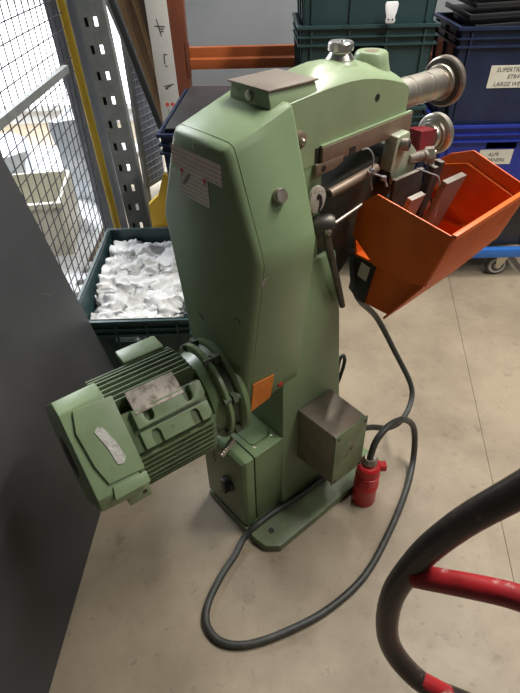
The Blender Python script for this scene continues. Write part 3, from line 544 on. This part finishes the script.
# flat steel jaw bars standing in the bin
def bar_thing(name, label, a0, b0, top, w, ln, th, lean_a, lean_b, m, yaw=0):
    """plate whose top centre is at (a0,b0,top); width along the shaft direction, leaning"""
    up = Vector((lean_a, -lean_b, 1)).normalized()
    ac = Vector((math.cos(yaw), -math.sin(yaw), 0.12)); ac = (ac - up * ac.dot(up)).normalized(); nb = ac.cross(up)
    c0 = ML(a0, b0, top) ; rot = Matrix.Rotation(R(40), 3, 'Z'); basep = c0 - rot @ up * ln
    o = thing(name, label, 'steel bar', basep, R(40), 'steel bars standing in the orange bin')
    def P(s, t, u): return ac * s + up * t + nb * u
    bm = bmesh.new()
    loft(bm, [[P(-w / 2, t, -th / 2), P(w / 2, t, -th / 2), P(w / 2, t, th / 2), P(-w / 2, t, th / 2)] for t in (0, ln)])
    obj('plate', bm, m, o, bevel=0.002)
    bm = bmesh.new()
    loft(bm, [[P(-w / 2 + 0.001, t, -th / 2), P(w / 2 - 0.001, t, -th / 2), P(w / 2 - 0.001, t, th / 2), P(-w / 2 + 0.001, t, th / 2)] for t in (ln - 0.0005, ln + 0.0012)])
    obj('ground_edge', bm, m_steel, o)
    return o, P, ln, w, th
m_jaw = mat('ridged_dark_jaw_steel', (0.20, 0.16, 0.14), (0.27, 0.22, 0.19), 0.45, 0.3, 60, stretch=(1, 1, 6))
def ridges(res):
    o, P, ln, w, th = res
    for k in range(14):
        bm = bmesh.new(); t = ln - 0.012 - k * 0.0085
        pts = [(-w / 2 + 0.004, t - 0.005), (-w / 4, t), (0, t + 0.002), (w / 4, t), (w / 2 - 0.004, t - 0.005)]
        loft(bm, [[P(s, tt, -th / 2 - e) for s, tt in pts] + [P(s, tt - 0.003, -th / 2 - e) for s, tt in pts[::-1]] for e in (0.0, 0.0012)])
        obj('ridge', bm, m_jaw, o)
ridges(bar_thing('jaw_bar', 'tall dark jaw bar with curved ridges, nearest the bin centre', 0.636, 0.104, 1.066, 0.095, 0.26, 0.016, 0.06, 0.28, m_jaw))
ridges(bar_thing('jaw_bar', 'short dark ridged jaw bar behind the bin rim near its left wall', 0.484, 0.100, 1.062, 0.060, 0.25, 0.014, 0.05, 0.28, m_jaw))
bar_thing('jaw_bar', 'long grey steel bar lying against the machine side of the bin', 0.548, 0.026, 1.078, 0.120, 0.20, 0.010, 0.0, 0.05, m_dark)
bar_thing('jaw_bar', 'narrow dark steel bar upright beside the hex nut', 0.660, 0.024, 1.068, 0.020, 0.23, 0.020, 0.1, 0.12, m_dark_iron)
bar_thing('jaw_bar', 'narrow grey steel bar with rounded end at the back of the bin', 0.695, 0.018, 1.072, 0.022, 0.24, 0.022, 0.12, 0.15, m_dark_iron)
# cable ties
def tie(label, pts, r=0.0022, head=True):
    pts = [ML(*p) for p in pts]; o = thing('cable_tie', label, 'cable tie', pts[0], 0, 'grey cable ties on the machine')
    bm = bmesh.new(); tube(bm, to(o, pts), r, 8, 6); obj('strap', bm, m_grey_tie, o)
    if not head: return
    bm = bmesh.new(); p = pts[len(pts) // 2] - o.location; box(bm, p.x - 0.006, p.x + 0.006, p.y - 0.006, p.y + 0.006, p.z - 0.005, p.z + 0.005); obj('tie_head', bm, m_grey_tie, o, bevel=0.001)
tie('grey cable tie looped from the rusty bar round the tie rod', [(0.400, -0.012, 1.165), (0.412, -0.002, 1.166), (0.425, 0.004, 1.145), (0.422, 0.006, 1.115), (0.425, 0.004, 1.085), (0.440, 0.0, 1.060)])
tie('grey cable tie running from the tie rod into the orange bin', [(0.408, 0.004, 1.116), (0.425, 0.012, 1.108), (0.445, 0.026, 1.096), (0.452, 0.034, 1.075)], 0.0026)
tie('thin bent grey strap between the jaw bars in the bin', [(0.548, 0.045, 1.098), (0.575, 0.070, 1.085), (0.595, 0.085, 1.070), (0.598, 0.092, 1.02), (0.595, 0.095, 0.97)], 0.0022, False)

# ================================================================== THE REST OF THE WORKSHOP
# leaning black board
brd = thing('black_board', 'large matt black board leaning against the mesh fence at left', 'board', (-0.56, 1.0, 0))
bm = bmesh.new()
def bd(u, h): return Vector((-0.545 - (1.60 - u) * 0.035 - h * 0.225, u + h * 0.05, h)) - Vector((-0.56, 1.0, 0))
rings = [[bd(u, h) for u, h in ((0.15, 0), (1.585, 0), (1.585, 1.06), (0.15, 1.06))]]
nrm = Vector((-1, 0, -0.225)).normalized() * 0.018
rings.append([p + nrm + Vector((0, 0, 0.0042)) for p in rings[0]])
loft(bm, rings); obj('panel', bm, m_board, brd, bevel=0.001)
for (u, h, u2, h2) in ((1.28, 0.30, 1.22, 0.19), (1.45, 0.62, 1.40, 0.66)):
    bm = bmesh.new(); p, q = bd(u, h), bd(u2, h2); n = Vector((1, 0, 0.225)).normalized(); s = (q - p).cross(n).normalized() * 0.0015
    loft(bm, [[p + s, p - s, q - s, q + s], [p + s + n * 0.0005, p - s + n * 0.0005, q - s + n * 0.0005, q + s + n * 0.0005]]); obj('scratch', bm, m_chalk, brd)

# mesh fence, its rail, posts
FX = -0.835
fen = thing('mesh_fence', 'dark wire mesh fence panel with a grey cross rail at left', 'fence', (FX, 2.0, 0))
bm = bmesh.new()
wy0, wy1, wz1, wr = 0.7, 2.72, 1.9, 0.0025
def rod(p, q, r=wr): lathe(bm, p, Vector(q) - Vector(p), [(0, r), ((Vector(q) - Vector(p)).length, r)], 4)
y = wy0
while y < wy1: rod((0, y - 2.0, 0.04), (0, y - 2.0, wz1)); y += 0.066
z = 0.05
while z < wz1: rod((0.003, wy0 - 2.0, z), (0.003, wy1 - 2.0, z)); z += 0.058
wm = obj('wire_mesh', bm, m_wire, fen); wm['kind'] = 'stuff'
bm = bmesh.new(); loft(bm, [[(0.006, y_, z0), (0.030, y_, z0), (0.030, y_, z0 + 0.030), (0.006, y_, z0 + 0.030)] for y_, z0 in ((0.7 - 2.0, 1.085), (2.56 - 2.0, 1.065))]); obj('cross_rail', bm, m_galv, fen)
for z0 in (0.0, 1.88):
    bm = bmesh.new(); box(bm, -0.012, 0.012, 0.7 - 2.0, 2.72 - 2.0, z0 + 0.004, z0 + 0.03); obj('edge_rail', bm, m_galv, fen)
bm = bmesh.new(); cyl(bm, (0.0, 0, 0), (-0.075, 0.0, 1.9), 0.019, 20); o = obj('yellow_post', bm, m_yellow); o.location = (-0.79, 2.78, 0)
tag(o, 'yellow round steel post at the end of the mesh fence', 'post')
# perforated upright
upx = thing('perforated_upright', 'grey perforated steel upright with two columns of slots beside yellow post', 'post', (-0.64, 2.70, 0)); upx.rotation_euler = (0, R(-2.6), 0)
bm = bmesh.new(); w_, h_, sw, sh, dz, z0 = 0.115, 1.95, 0.016, 0.036, 0.108, 0.03
cols = (-0.030, 0.012)
for xa, xb in ((-w_ / 2, cols[0] - sw / 2), (cols[0] + sw / 2, cols[1] - sw / 2), (cols[1] + sw / 2, w_ / 2)): box(bm, xa, xb, -0.003, 0.0, 0, h_)
for c_ in cols:
    zz = 0.0; k = 0
    while zz < h_:
        top = min(z0 + k * dz, h_); box(bm, c_ - sw / 2, c_ + sw / 2, -0.003, 0.0, zz, top); zz = top + sh; k += 1
obj('face', bm, m_galv, upx)
for s in (-1, 1):
    bm = bmesh.new(); box(bm, s * 0.0575 - 0.0015, s * 0.0575 + 0.0015, 0.0, 0.05, 0, 1.95); obj('flange', bm, m_galv, upx)
bm = bmesh.new(); box(bm, -0.056, -0.016, 0.03, 0.034, 0.0, 1.95); obj('return_lip', bm, m_dark_iron, upx)
bm = bmesh.new(); box(bm, -0.06, 0.06, -0.01, 0.06, -0.002, 0.004); obj('foot_plate', bm, m_galv, upx)
# second mesh panel with blue-grey sheet behind the upright
pn = thing('mesh_gate', 'mesh gate with blue-grey sheet standing behind the perforated upright', 'gate', (-0.565, 3.56, 0), R(62))
bm = bmesh.new()
for k in range(15): rod((-0.30 + k * 0.04, -0.006, 0.25), (-0.30 + k * 0.04, -0.006, 1.7), 0.0018)
for k in range(36): rod((-0.30, -0.009, 0.26 + k * 0.04), (0.28, -0.009, 0.26 + k * 0.04), 0.0018)
o = obj('wire_mesh', bm, mat('pale_wire', (0.55, 0.57, 0.6), None, 0.4, 0.5), pn); o['kind'] = 'stuff'
bm = bmesh.new(); box(bm, -0.30, -0.10, 0.0, 0.004, 0.25, 1.7); obj('sheet', bm, m_bluegrey, pn)
for x in (-0.31, 0.28):
    bm = bmesh.new(); box(bm, x, x + 0.025, -0.012, 0.012, 0.0, 1.72); obj('frame_post', bm, m_galv, pn)
bm = bmesh.new(); box(bm, -0.31, 0.305, -0.012, 0.012, 0.23, 0.255); obj('frame_rail', bm, m_galv, pn)
# blue-grey plastic sheet hanging beside the yellow post
bm = bmesh.new(); prism(bm, [(x, 0.010 * math.sin(x * 60)) for x in [i * 0.01 for i in range(9)]] + [(x, 0.010 * math.sin(x * 60) + 0.003) for x in [i * 0.01 for i in range(9)]][::-1], 2, 0, 1.9)
o = obj('hanging_sheet', bm, m_bluegrey); o.location = (-0.945, 3.00, 0); o.rotation_euler = (0, R(-2.2), 0); tag(o, 'blue-grey hanging plastic sheet behind the mesh next to the yellow post', 'sheet')
o2_ = o.copy(); COL.objects.link(o2_); o2_.location = (-0.862, 2.98, 0); tag(o2_, 'blue-grey hanging plastic sheet between yellow post and perforated upright', 'sheet', 'blue-grey hanging sheets'); o['group'] = 'blue-grey hanging sheets'
# black brace leaning
bm = bmesh.new(); loft(bm, [[(x - 0.014, y_, z_), (x + 0.014, y_, z_), (x + 0.014, y_ + 0.03, z_), (x - 0.014, y_ + 0.03, z_)] for x, y_, z_ in ((0.30, 0, 0.0), (-0.16, 0, 1.75))])
o = obj('black_brace', bm, m_blackpl, bevel=0.002); o.location = (-0.60, 2.86, 0); tag(o, 'slim black bar leaning diagonally between upright and planks', 'bar')
# planks
for i, (xt, xb, w, mi, y_, lb) in enumerate(((-0.735, -0.51, 0.045, 3, 3.24, 'narrow grey plank leaning at the left of the plank row'), (-0.665, -0.475, 0.028, 0, 3.20, 'tan plank with bright edge leaning second from left'), (-0.628, -0.45, 0.045, 1, 3.16, 'brown plank leaning in the middle of the plank row'), (-0.578, -0.435, 0.03, 0, 3.13, 'light tan plank leaning beside the dark planks'), (-0.545, -0.43, 0.062, 2, 3.10, 'dark brown plank leaning next to the white chart board'))):
    bm = bmesh.new(); h0, h1 = 0.0, 1.85
    loft(bm, [[(x, 0, z_), (x + w, 0, z_), (x + w, 0.022, z_), (x, 0.022, z_)] for x, z_ in ((xb + (xb - xt) * 0.55 - xb, 0), (xt + (xt - xb) * 0.9 - xb, h1))])
    o = obj('wood_plank', bm, m_wood[mi], bevel=0.002); o.location = (xb, y_, 0); tag(o, lb, 'plank', 'planks leaning by the rack')
# yellow foot, pale clutter beyond
bm = bmesh.new(); prism(bm, [(-0.09, 0.0), (0.06, 0.0), (0.06, 0.34), (0.03, 0.36), (-0.02, 0.22), (-0.09, 0.16)], 1, 0, 0.05)
o = obj('yellow_bracket', bm, m_yellow, bevel=0.004); o.location = (-0.60, 3.19, 0); tag(o, 'yellow floor bracket beneath the blue crate stack', 'bracket')
def crinkled(name, sx, sy, sz, amp, m, loc, label, cat, rz=0, seed=0):
    bm = bmesh.new(); bmesh.ops.create_cube(bm, size=1)
    bmesh.ops.subdivide_edges(bm, edges=bm.edges[:], cuts=9, use_grid_fill=True)
    for v in bm.verts:
        p = Vector((v.co.x * sx, v.co.y * sy, (v.co.z + 0.5) * sz)); n = noise.noise_vector(p * 7 + Vector((seed, 0, 0))) * amp
        if p.z < 0.001: n.z = 0
        v.co = p + n
    o = obj(name, bm, m, ang=60); o.location = loc; o.rotation_euler = (0, 0, rz); return tag(o, label, cat)
crinkled('daylit_floor_patch', 1.55, 2.3, 0.02, 0.012, mat('painted_daylight_pale', (0.66, 0.68, 0.71), (0.78, 0.79, 0.8), 0.4, 0, 3), (-1.78, 3.60, 0.012), 'pale patch added for the daylit floor beyond the mesh fence', 'sheet', 0.0, 14)  # added slab, its pale colour stands for bright daylight on the bay floor
crinkled('wrapped_bundle', 0.45, 0.4, 0.42, 0.05, m_wrap, (-1.75, 3.55, 0), 'pale stretch-wrapped bundle on the floor beyond the mesh fence', 'bundle', 0.3, 3)
crinkled('wrapped_bundle', 0.30, 0.35, 0.55, 0.04, m_wrap, (-1.15, 3.75, 0), 'tall blue-grey wrapped bundle behind the cream tub beyond the fence', 'bundle', -0.2, 9)
tb = thing('cream_tub', 'cream plastic tub on the floor behind the mesh fence', 'tub', (-1.33, 3.02, 0), R(8))
for x0, x1, y0, y1 in ((-0.2, 0.2, -0.25, -0.23), (-0.2, 0.2, 0.23, 0.25), (-0.2, -0.18, -0.23, 0.23), (0.18, 0.2, -0.23, 0.23)):
    obj('tub_wall', B(x0, x1, y0, y1, 0.0, 0.36), m_cream, tb, bevel=0.004)
obj('tub_rim', B(-0.215, 0.215, -0.265, -0.235, 0.335, 0.365), m_cream, tb, bevel=0.004)
obj('tub_floor', B(-0.19, 0.19, -0.24, 0.24, 0.01, 0.03), m_cream, tb)
for k in range(4):
    o = obj('floor_batten', B(-0.30, 0.30, -0.035, 0.035, 0, 0.03), m_white, bevel=0.003); o.location = (-1.20 + k * 0.03, 2.66 - k * 0.13, 0); o.rotation_euler = (0, 0, R(6 + k * 3))
    tag(o, 'white batten on the floor beyond the fence, %s from the cream tub' % ('first', 'second', 'third', 'fourth')[k], 'batten', 'white battens on the floor')

# ------------------------------------------------------------------ crates
def crate(name, label, m, L, W, H, loc, rz=0, group=None, slots=True, ribs=True, front_ribs=4):
    """open euro crate, length L along x, width W along y; front is -y. tapered, ribbed, with rim bands and hand slots"""
    o = thing(name, label, 'crate', loc, rz, group); t = 0.006; tp = 0.018
    def wall(face, nm, hole):
        # u along the wall, z up; the wall leans out by tp
        half = (L if face in 'fb' else W) / 2; off = (W if face in 'fb' else L) / 2; sgn = {'f': -1, 'b': 1, 'l': -1, 'r': 1}[face]
        us = [-half, -0.072, 0.072, half]; zs = [0.0, H - 0.112, H - 0.078, H]
        bm = bmesh.new()
        def pt(u, z, d):
            k = (off - 0.012 - tp * (1 - z / H) - d) * sgn; uu = u * (1 - (tp + 0.012) / half * (1 - z / H)) if abs(u) == half else u
            uu = max(-half + 0.012 + tp * (1 - z / H), min(half - 0.012 - tp * (1 - z / H), u))
            return (uu, k, z) if face in 'fb' else (k, uu, z)
        for d0 in (0,):
            for i in range(3):
                for j in range(3):
                    if hole and i == 1 and j == 1: continue
                    A = [pt(us[i], zs[j], 0), pt(us[i + 1], zs[j], 0), pt(us[i + 1], zs[j + 1], 0), pt(us[i], zs[j + 1], 0)]
                    Bk = [pt(us[i], zs[j], t), pt(us[i + 1], zs[j], t), pt(us[i + 1], zs[j + 1], t), pt(us[i], zs[j + 1], t)]
                    loft(bm, [A, Bk])
        bmesh.ops.remove_doubles(bm, verts=bm.verts[:], dist=1e-5)
        w = obj(nm, bm, m, o, ang=20)
        if ribs:
            n = (front_ribs if face == 'f' else 4) if face in 'fb' else 3
            for k in range(n):
                u = -half + 0.06 + (2 * half - 0.12) * k / (n - 1)
                bm = bmesh.new()
                a = [pt(u + s * 0.004, zz, -0.010 if zz > H * 0.5 else -0.006) for s, zz in ((-1, 0.02), (1, 0.02), (1, H - 0.02), (-1, H - 0.02))]
                b = [pt(u + s * 0.004, zz, 0.0) for s, zz in ((-1, 0.02), (1, 0.02), (1, H - 0.02), (-1, H - 0.02))]
                loft(bm, [a, b]); obj('rib', bm, m, w)
    for f, nm, hole in (('f', 'front_wall', slots), ('b', 'back_wall', slots), ('l', 'side_wall', slots), ('r', 'side_wall', slots)): wall(f, nm, hole)
    for z0, z1, ex in ((H - 0.012, H, 0.0), (H - 0.046, H - 0.040, -0.003), (H - 0.078, H - 0.070, -0.004)):
        bm = bmesh.new()
        ol, ow = L / 2 + ex, W / 2 + ex; il, iw = L / 2 - 0.020, W / 2 - 0.020
        if z1 < H: il, iw = L / 2 - 0.017, W / 2 - 0.017
        for a in ((-ol, ol, -ow, -iw), (-ol, ol, iw, ow), (-ol, -il, -iw, iw), (il, ol, -iw, iw)): box(bm, a[0], a[1], a[2], a[3], z0, z1)
        obj('rim' if z1 == H else 'rim_band', bm, m, o)
    obj('floor_panel', B(-L / 2 + 0.032, L / 2 - 0.032, -W / 2 + 0.032, W / 2 - 0.032, 0.0, 0.008), m, o)
    return o
# teal crate of rags (left)
RC = (-0.500, 2.010, 0.0); RL, RW, RH = 0.475, 0.775, 0.40
crate('rag_crate', 'dark teal plastic crate full of white rags beside the mesh fence', m_teal, RL, RW, RH, RC, R(0.6))
def rag(i, x, y, z, s, seed, sub=5):
    bm = bmesh.new(); bmesh.ops.create_icosphere(bm, subdivisions=sub, radius=1)
    off = Vector((seed * 3.1, seed * 1.7, seed))
    for v in bm.verts:
        d = v.co.normalized(); p = d * 1.2 + off
        wv = noise.noise_vector(p * 1.3) * 0.55; q = p + wv
        r = 0.92 + 0.30 * noise.noise(p)
        r += 0.30 * max(1 - abs(noise.noise(q * 1.1)) * 3.0, 0) ** 1.4 + 0.15 * max(1 - abs(noise.noise(q * 2.1 + Vector((7, 1, 3)))) * 3.0, 0) ** 1.3
        c = Vector((d.x * s * r, d.y * s * r, d.z * s * 0.70 * r if d.z > 0 else d.z * (z - 0.014)))
        c.rotate(Matrix.Rotation(seed, 3, 'Z'))
        c.x = max(-0.200, min(0.200, x + c.x - RC[0])) + RC[0] - x; c.y = max(-0.350, min(0.350, y + c.y - RC[1])) + RC[1] - y
        v.co = c
    o = obj('white_rag', bm, m_cloth, ang=70); o.location = (x, y, z)
    return o
ri = 0
names = {}
for iy in range(5):
    for ix in range(3):
        s = random.uniform(0.088, 0.104); x = RC[0] - 0.125 + ix * 0.125 + random.uniform(-0.015, 0.015); y = RC[1] - 0.255 + iy * 0.118 + random.uniform(-0.015, 0.015)
        z = 0.262 + 0.05 * (iy / 4) + random.uniform(-0.012, 0.025)
        o = rag(ri, x, y, z, s, ri * 1.37 + 0.4); ri += 1
        row = ('nearest the crate front', 'second row from the crate front', 'middle row of the crate', 'fourth row, towards the crate back', 'against the crate back')[iy]
        tag(o, 'crumpled white cotton rag, %s, %s' % (row, ('by the fence side', 'in the middle', 'by the machine side')[ix]), 'rag', 'white rags in the teal crate')
# navy crates behind the cover
for k in range(3):
    crate('navy_crate', ('lowest navy crate in the stack behind the green gear cover', 'middle navy crate in the stack behind the green gear cover', 'top navy crate holding black trays behind the green gear cover')[k], m_navy, 0.42 if k == 2 else 0.28, 0.66, 0.325, (-0.140 if k == 2 else -0.085, 2.36, k * 0.315), R(-4) if k == 2 else R(-1), 'navy crates behind the machine')
o = obj('black_tray', B(-0.180, 0.20, -0.300, 0.32, 0, 0.012), m_blackpl, bevel=0.003); o.location = (-0.14, 2.36, 0.957); o.rotation_euler = (0, 0, R(-4)); tag(o, 'flat black tray lying on the top navy crate behind the machine', 'tray')
# teal stack
zs_ = 0.0
for k, (z0, H) in enumerate(((0.18, 0.36), (0.53, 0.36), (0.88, 0.34), (1.205, 0.34))):
    crate('teal_crate', ('lowest teal crate of the tall stack behind the machine head', 'second teal crate from below in the stack behind the machine head', 'third teal crate, its ribbed rim just above the machine head', 'topmost teal crate with white clip behind the machine head')[k], m_teal, 0.60, 0.40, H, (0.488, 2.755, z0), 0, 'teal crates stacked behind the machine', slots=(k < 3))
clip = thing('white_clip', 'white plastic card clip on the topmost teal crate', 'clip', (0.566, 2.533, 1.228)); clip.scale = (0.8, 1, 0.78)
bm = bmesh.new(); prism(bm, [(-0.020, 0.0), (0.020, 0.0), (0.026, 0.012), (0.022, 0.030), (0.030, 0.055), (0.034, 0.085), (0.028, 0.098), (-0.028, 0.098), (-0.034, 0.085), (-0.030, 0.055), (-0.022, 0.030), (-0.026, 0.012)], 1, -0.006, 0.0); obj('clip_body', bm, m_white, clip, bevel=0.002)
for s in (-1, 1):
    bm = bmesh.new(); lathe(bm, (s * 0.011, -0.0066, 0.018), (0, -1, 0), [(0, 0.004), (0.0005, 0.004)], 12); obj('clip_hole', bm, m_dark, clip)
# blue stack on the right
crate('black_crate', 'black plastic crate at the bottom of the right stack on the dolly', m_blackpl, 0.60, 0.42, 0.30, (1.165, 2.72, 0.18), 0, None)
bc = crate('blue_crate', 'bright blue crate with paper label between black and navy crates', m_blue, 0.62, 0.42, 0.36, (1.165, 2.72, 0.455), 0, None, front_ribs=2)
nc = crate('navy_crate', 'navy crate with large cream label on top of the right stack', m_navy, 0.62, 0.42, 0.41, (1.165, 2.72, 0.800), 0, None, slots=False, front_ribs=2)
def label_on(par, nm, x0, x1, z0, z1, yf, lines, size, H, shear=0.15):
    bm = bmesh.new(); lean = 0.018 / H
    def yy(z): return yf + 0.018 * (1 - z / H)
    loft(bm, [[(x0, yy(z0) - e, z0), (x1, yy(z0) - e, z0), (x1, yy(z1) - e, z1), (x0, yy(z1) - e, z1)] for e in (0.001, 0.002)])
    lab = obj(nm, bm, m_paper, par)
    for tx, lx, lz in lines:
        text('lettering', tx, size, m_ink, Matrix.Translation((lx, yy(lz) - 0.0024, lz)) @ Matrix.Rotation(R(90) + math.atan(lean), 4, 'X'), lab, shear)
label_on(nc, 'paper_label', -0.135, 0.135, 0.170, 0.262, -0.198, (('SUPERTRI', -0.108, 0.236), ('STR4', -0.055, 0.208), ('LARGE WE', -0.108, 0.178)), 0.0245, 0.41)
label_on(bc, 'paper_label', -0.095, 0.065, 0.172, 0.244, -0.198, (('ALPS', -0.052, 0.213), ('CORNERS', -0.073, 0.186)), 0.0235, 0.36)
bm = bmesh.new(); box(bm, 0.02, 0.30, -0.206, -0.196, 0.315, 0.375); obj('front_plate', bm, m_navy, nc, bevel=0.003)
for k in range(7):
    bm = bmesh.new(); box(bm, -0.255, 0.26, -0.17, 0.17, 0, 0.006); box(bm, -0.255, 0.26, -0.17, -0.16, 0.006, 0.020); box(bm, -0.255, -0.245, -0.16, 0.17, 0.006, 0.020)
    o = obj('black_tray', bm, m_blackpl, bevel=0.002); o.location = (1.165 + 0.018 * (k % 3), 2.73 + 0.012 * k, 1.130 + 0.036 * k); o.rotation_euler = (R(1.5), R(-4 + k * 0.6), R(1.5 * k - 3))
    tag(o, 'thin black tray in the navy crate at right, %s of the pile' % ('lowest', 'second from below', 'third from below', 'middle', 'third from top', 'second from top', 'topmost')[k], 'tray', 'black trays in the right navy crate')
# dollies
def dolly(label, cx, cy, L, W):
    d = thing('crate_dolly', label, 'dolly', (cx, cy, 0), 0, 'blue crate dollies')
    for a in ((-L / 2, L / 2, -W / 2, -W / 2 + 0.035), (-L / 2, L / 2, W / 2 - 0.035, W / 2), (-L / 2, -L / 2 + 0.035, -W / 2 + 0.035, W / 2 - 0.035), (L / 2 - 0.035, L / 2, -W / 2 + 0.035, W / 2 - 0.035)):
        obj('frame_bar', B(*a, 0.130, 0.178), m_dollyblue, d, bevel=0.002)
    for sx in (-1, 1):
        for sy in (-1, 1):
            x, y = sx * (L / 2 - 0.163), sy * (W / 2 - 0.05)
            bm = bmesh.new(); lathe(bm, (x - 0.01, y, 0.130), (0, 0, -1), [(0, 0.03), (0.012, 0.028), (0.02, 0.02)], 16)
            for s in (-1, 1): loft(bm, [[(x - 0.01 + q[0], y + s * 0.021 - 0.0015 + e, q[1]) for q in ((0.045, 0.118), (-0.02, 0.118), (-0.01, 0.045), (0.010, 0.045))] for e in (0, 0.003)])
            cs = obj('caster', bm, m_steel, d)
            bm = bmesh.new(); lathe(bm, (x - 0.012, y - 0.016, 0.060), (0, 1, 0), [(0, 0.030), (0.002, 0.046), (0.004, 0.056), (0.009, 0.060), (0.023, 0.060), (0.028, 0.056), (0.030, 0.046), (0.032, 0.030)], 32); obj('wheel', bm, m_cartblack if 0 else m_dark_iron, cs)
            for s in (-1, 1):
                bm = bmesh.new(); lathe(bm, (x - 0.012, y + s * 0.0135, 0.060), (0, s, 0), [(0, 0.047), (0.003, 0.046), (0.004, 0.040), (0.002, 0.036), (0.002, 0.018), (0.006, 0.016), (0.007, 0.006)], 28); obj('hub', bm, m_caster, cs)
dolly('blue steel dolly with grey casters under the black crate at right', 1.165, 2.72, 0.66, 0.46)
dolly('blue steel dolly under the teal crate stack behind the machine', 0.488, 2.755, 0.62, 0.44)

# ------------------------------------------------------------------ pallet rack
rk = thing('pallet_rack', 'orange pallet rack with upright and cross beam against the grey wall', 'rack', (0, 3.05, 0))
bm = bmesh.new(); prism(bm, [(-0.425, 0.0), (-0.335, 0.0), (-0.335, 0.08), (-0.345, 0.08), (-0.345, 0.01), (-0.415, 0.01), (-0.415, 0.08), (-0.425, 0.08)], 2, 0, 2.4); obj('upright', bm, m_rack_dark, rk, bevel=0.002)
bm = bmesh.new(); prism(bm, [(0.0, 0.962), (0.0, 1.008), (0.010, 1.016), (0.010, 1.062), (0.05, 1.062), (0.05, 0.962)], 0, -0.335, 2.2); obj('beam', bm, m_rack, rk, bevel=0.003)
bm = bmesh.new(); box(bm, -0.345, -0.325, -0.004, 0.0, 0.93, 1.09); obj('beam_hook', bm, m_rack_dark, rk, bevel=0.001)
bm = bmesh.new(); prism(bm, [(2.2, 0.0), (2.29, 0.0), (2.29, 0.08), (2.28, 0.08), (2.28, 0.01), (2.2, 0.01)], 2, 0, 2.4); obj('upright', bm, m_rack_dark, rk, bevel=0.002)
ch = thing('chart_board', 'tall narrow white board with small drawings fixed to the rack upright', 'chart', (-0.448, 3.035, 0.55)); ch.rotation_euler = (0, R(-1.5), 0)
obj('panel', B(-0.052, 0.052, 0, 0.012, 0, 1.5), mat('dirty_white_board', (0.60, 0.59, 0.56), (0.52, 0.51, 0.48), 0.55, 0, 8, 0.4, 0.7), ch, bevel=0.002)
def strokes(nm, m, segs, w):
    bm = bmesh.new()
    for x0, z0, x1, z1 in segs:
        d = Vector((x1 - x0, 0, z1 - z0)); n = Vector((-d.z, 0, d.x)).normalized() * w / 2
        p, q = Vector((x0, 0, z0)), Vector((x1, 0, z1)); loft(bm, [[p + n + Vector((0, e, 0)), p - n + Vector((0, e, 0)), q - n + Vector((0, e, 0)), q + n + Vector((0, e, 0))] for e in (-0.0006, -0.0002)])
    obj(nm, bm, m, ch)
b0 = -0.55
strokes('ink_drawing', m_ink, [(-0.022, 1.165 + b0, 0.030, 1.160 + b0), (-0.008, 1.195 + b0, 0.006, 1.120 + b0), (0.000, 1.152 + b0, 0.022, 1.150 + b0), (0.002, 1.140 + b0, 0.020, 1.140 + b0)], 0.005)
strokes('ink_drawing', m_ink, [(0.006, 1.040 + b0, 0.022, 1.036 + b0), (0.004, 1.030 + b0, 0.004, 0.995 + b0), (0.004, 0.985 + b0, 0.016, 0.985 + b0), (0.006, 1.040 + b0, 0.004, 1.020 + b0)], 0.005)
strokes('ink_drawing', m_ink, [(-0.018, 0.890 + b0, 0.034, 0.898 + b0), (-0.010, 0.882 + b0, 0.020, 0.890 + b0), (-0.012, 0.876 + b0, 0.004, 0.880 + b0)], 0.005)
strokes('ink_line', m_ink, [(-0.012, 0.775 + b0, -0.012, 0.735 + b0), (0.016, 0.775 + b0, 0.016, 0.735 + b0)], 0.002)
for x in (-0.014, 0.014):
    bm = bmesh.new(); lathe(bm, (x, 0.0, 0.800 + b0), (0, -1, 0), [(0, 0.010), (0.0008, 0.010)], 20); obj('red_dot', bm, m_redink, ch)

# ------------------------------------------------------------------ hand truck in the right foreground
ht = thing('hand_truck', 'red hand truck with worn black curved handle in the foreground', 'hand truck', (0.95, 0.25, 0))
P = [(0.330, 0.285, 1.275), (0.292, 0.296, 1.235), (0.252, 0.308, 1.156), (0.214, 0.320, 1.077), (0.186, 0.330, 0.985), (0.168, 0.330, 0.880), (0.180, 0.317, 0.770), (0.232, 0.290, 0.700), (0.305, 0.270, 0.668)]
bm = bmesh.new(); tube(bm, to(ht, P), 0.016, 20, 8, rad=(0.0175, 0.0150)); obj('handle_grip', bm, m_cartblack, ht)
bm = bmesh.new(); tube(bm, to(ht, [(0.225, 0.292, 0.708), (0.305, 0.270, 0.668), (0.40, 0.25, 0.66), (0.60, 0.25, 0.66), (0.92, 0.25, 0.62), (0.98, 0.25, 0.3), (0.98, 0.25, 0.05)]), 0.0135, 16, 6); obj('frame_tube', bm, m_cartred, ht)
bm = bmesh.new(); tube(bm, to(ht, [(0.182, 0.322, 0.964), (0.26, 0.283, 1.000), (0.34, 0.243, 1.028), (0.60, 0.20, 1.04), (0.94, 0.22, 0.98), (0.98, 0.25, 0.6)]), 0.0145, 16, 6); obj('cross_tube', bm, m_cartred, ht)
bm = bmesh.new(); tube(bm, to(ht, [(0.330, 0.285, 1.275), (0.40, 0.26, 1.30), (0.60, 0.22, 1.28), (0.92, 0.22, 1.20), (0.98, 0.25, 1.0), (0.98, 0.25, 0.05)]), 0.0165, 16, 6); obj('frame_tube', bm, m_cartred, ht)
obj('toe_plate', B(0.0, 0.35, -0.18, 0.18, 0.0, 0.012), m_cartred, ht, bevel=0.002)
for s in (-1, 1):
    bm = bmesh.new(); lathe(bm, (0.06, s * 0.2, 0.11), (0, s, 0), [(0, 0.09), (0.01, 0.11), (0.045, 0.11), (0.05, 0.09)], 28); obj('wheel', bm, m_cable, ht)
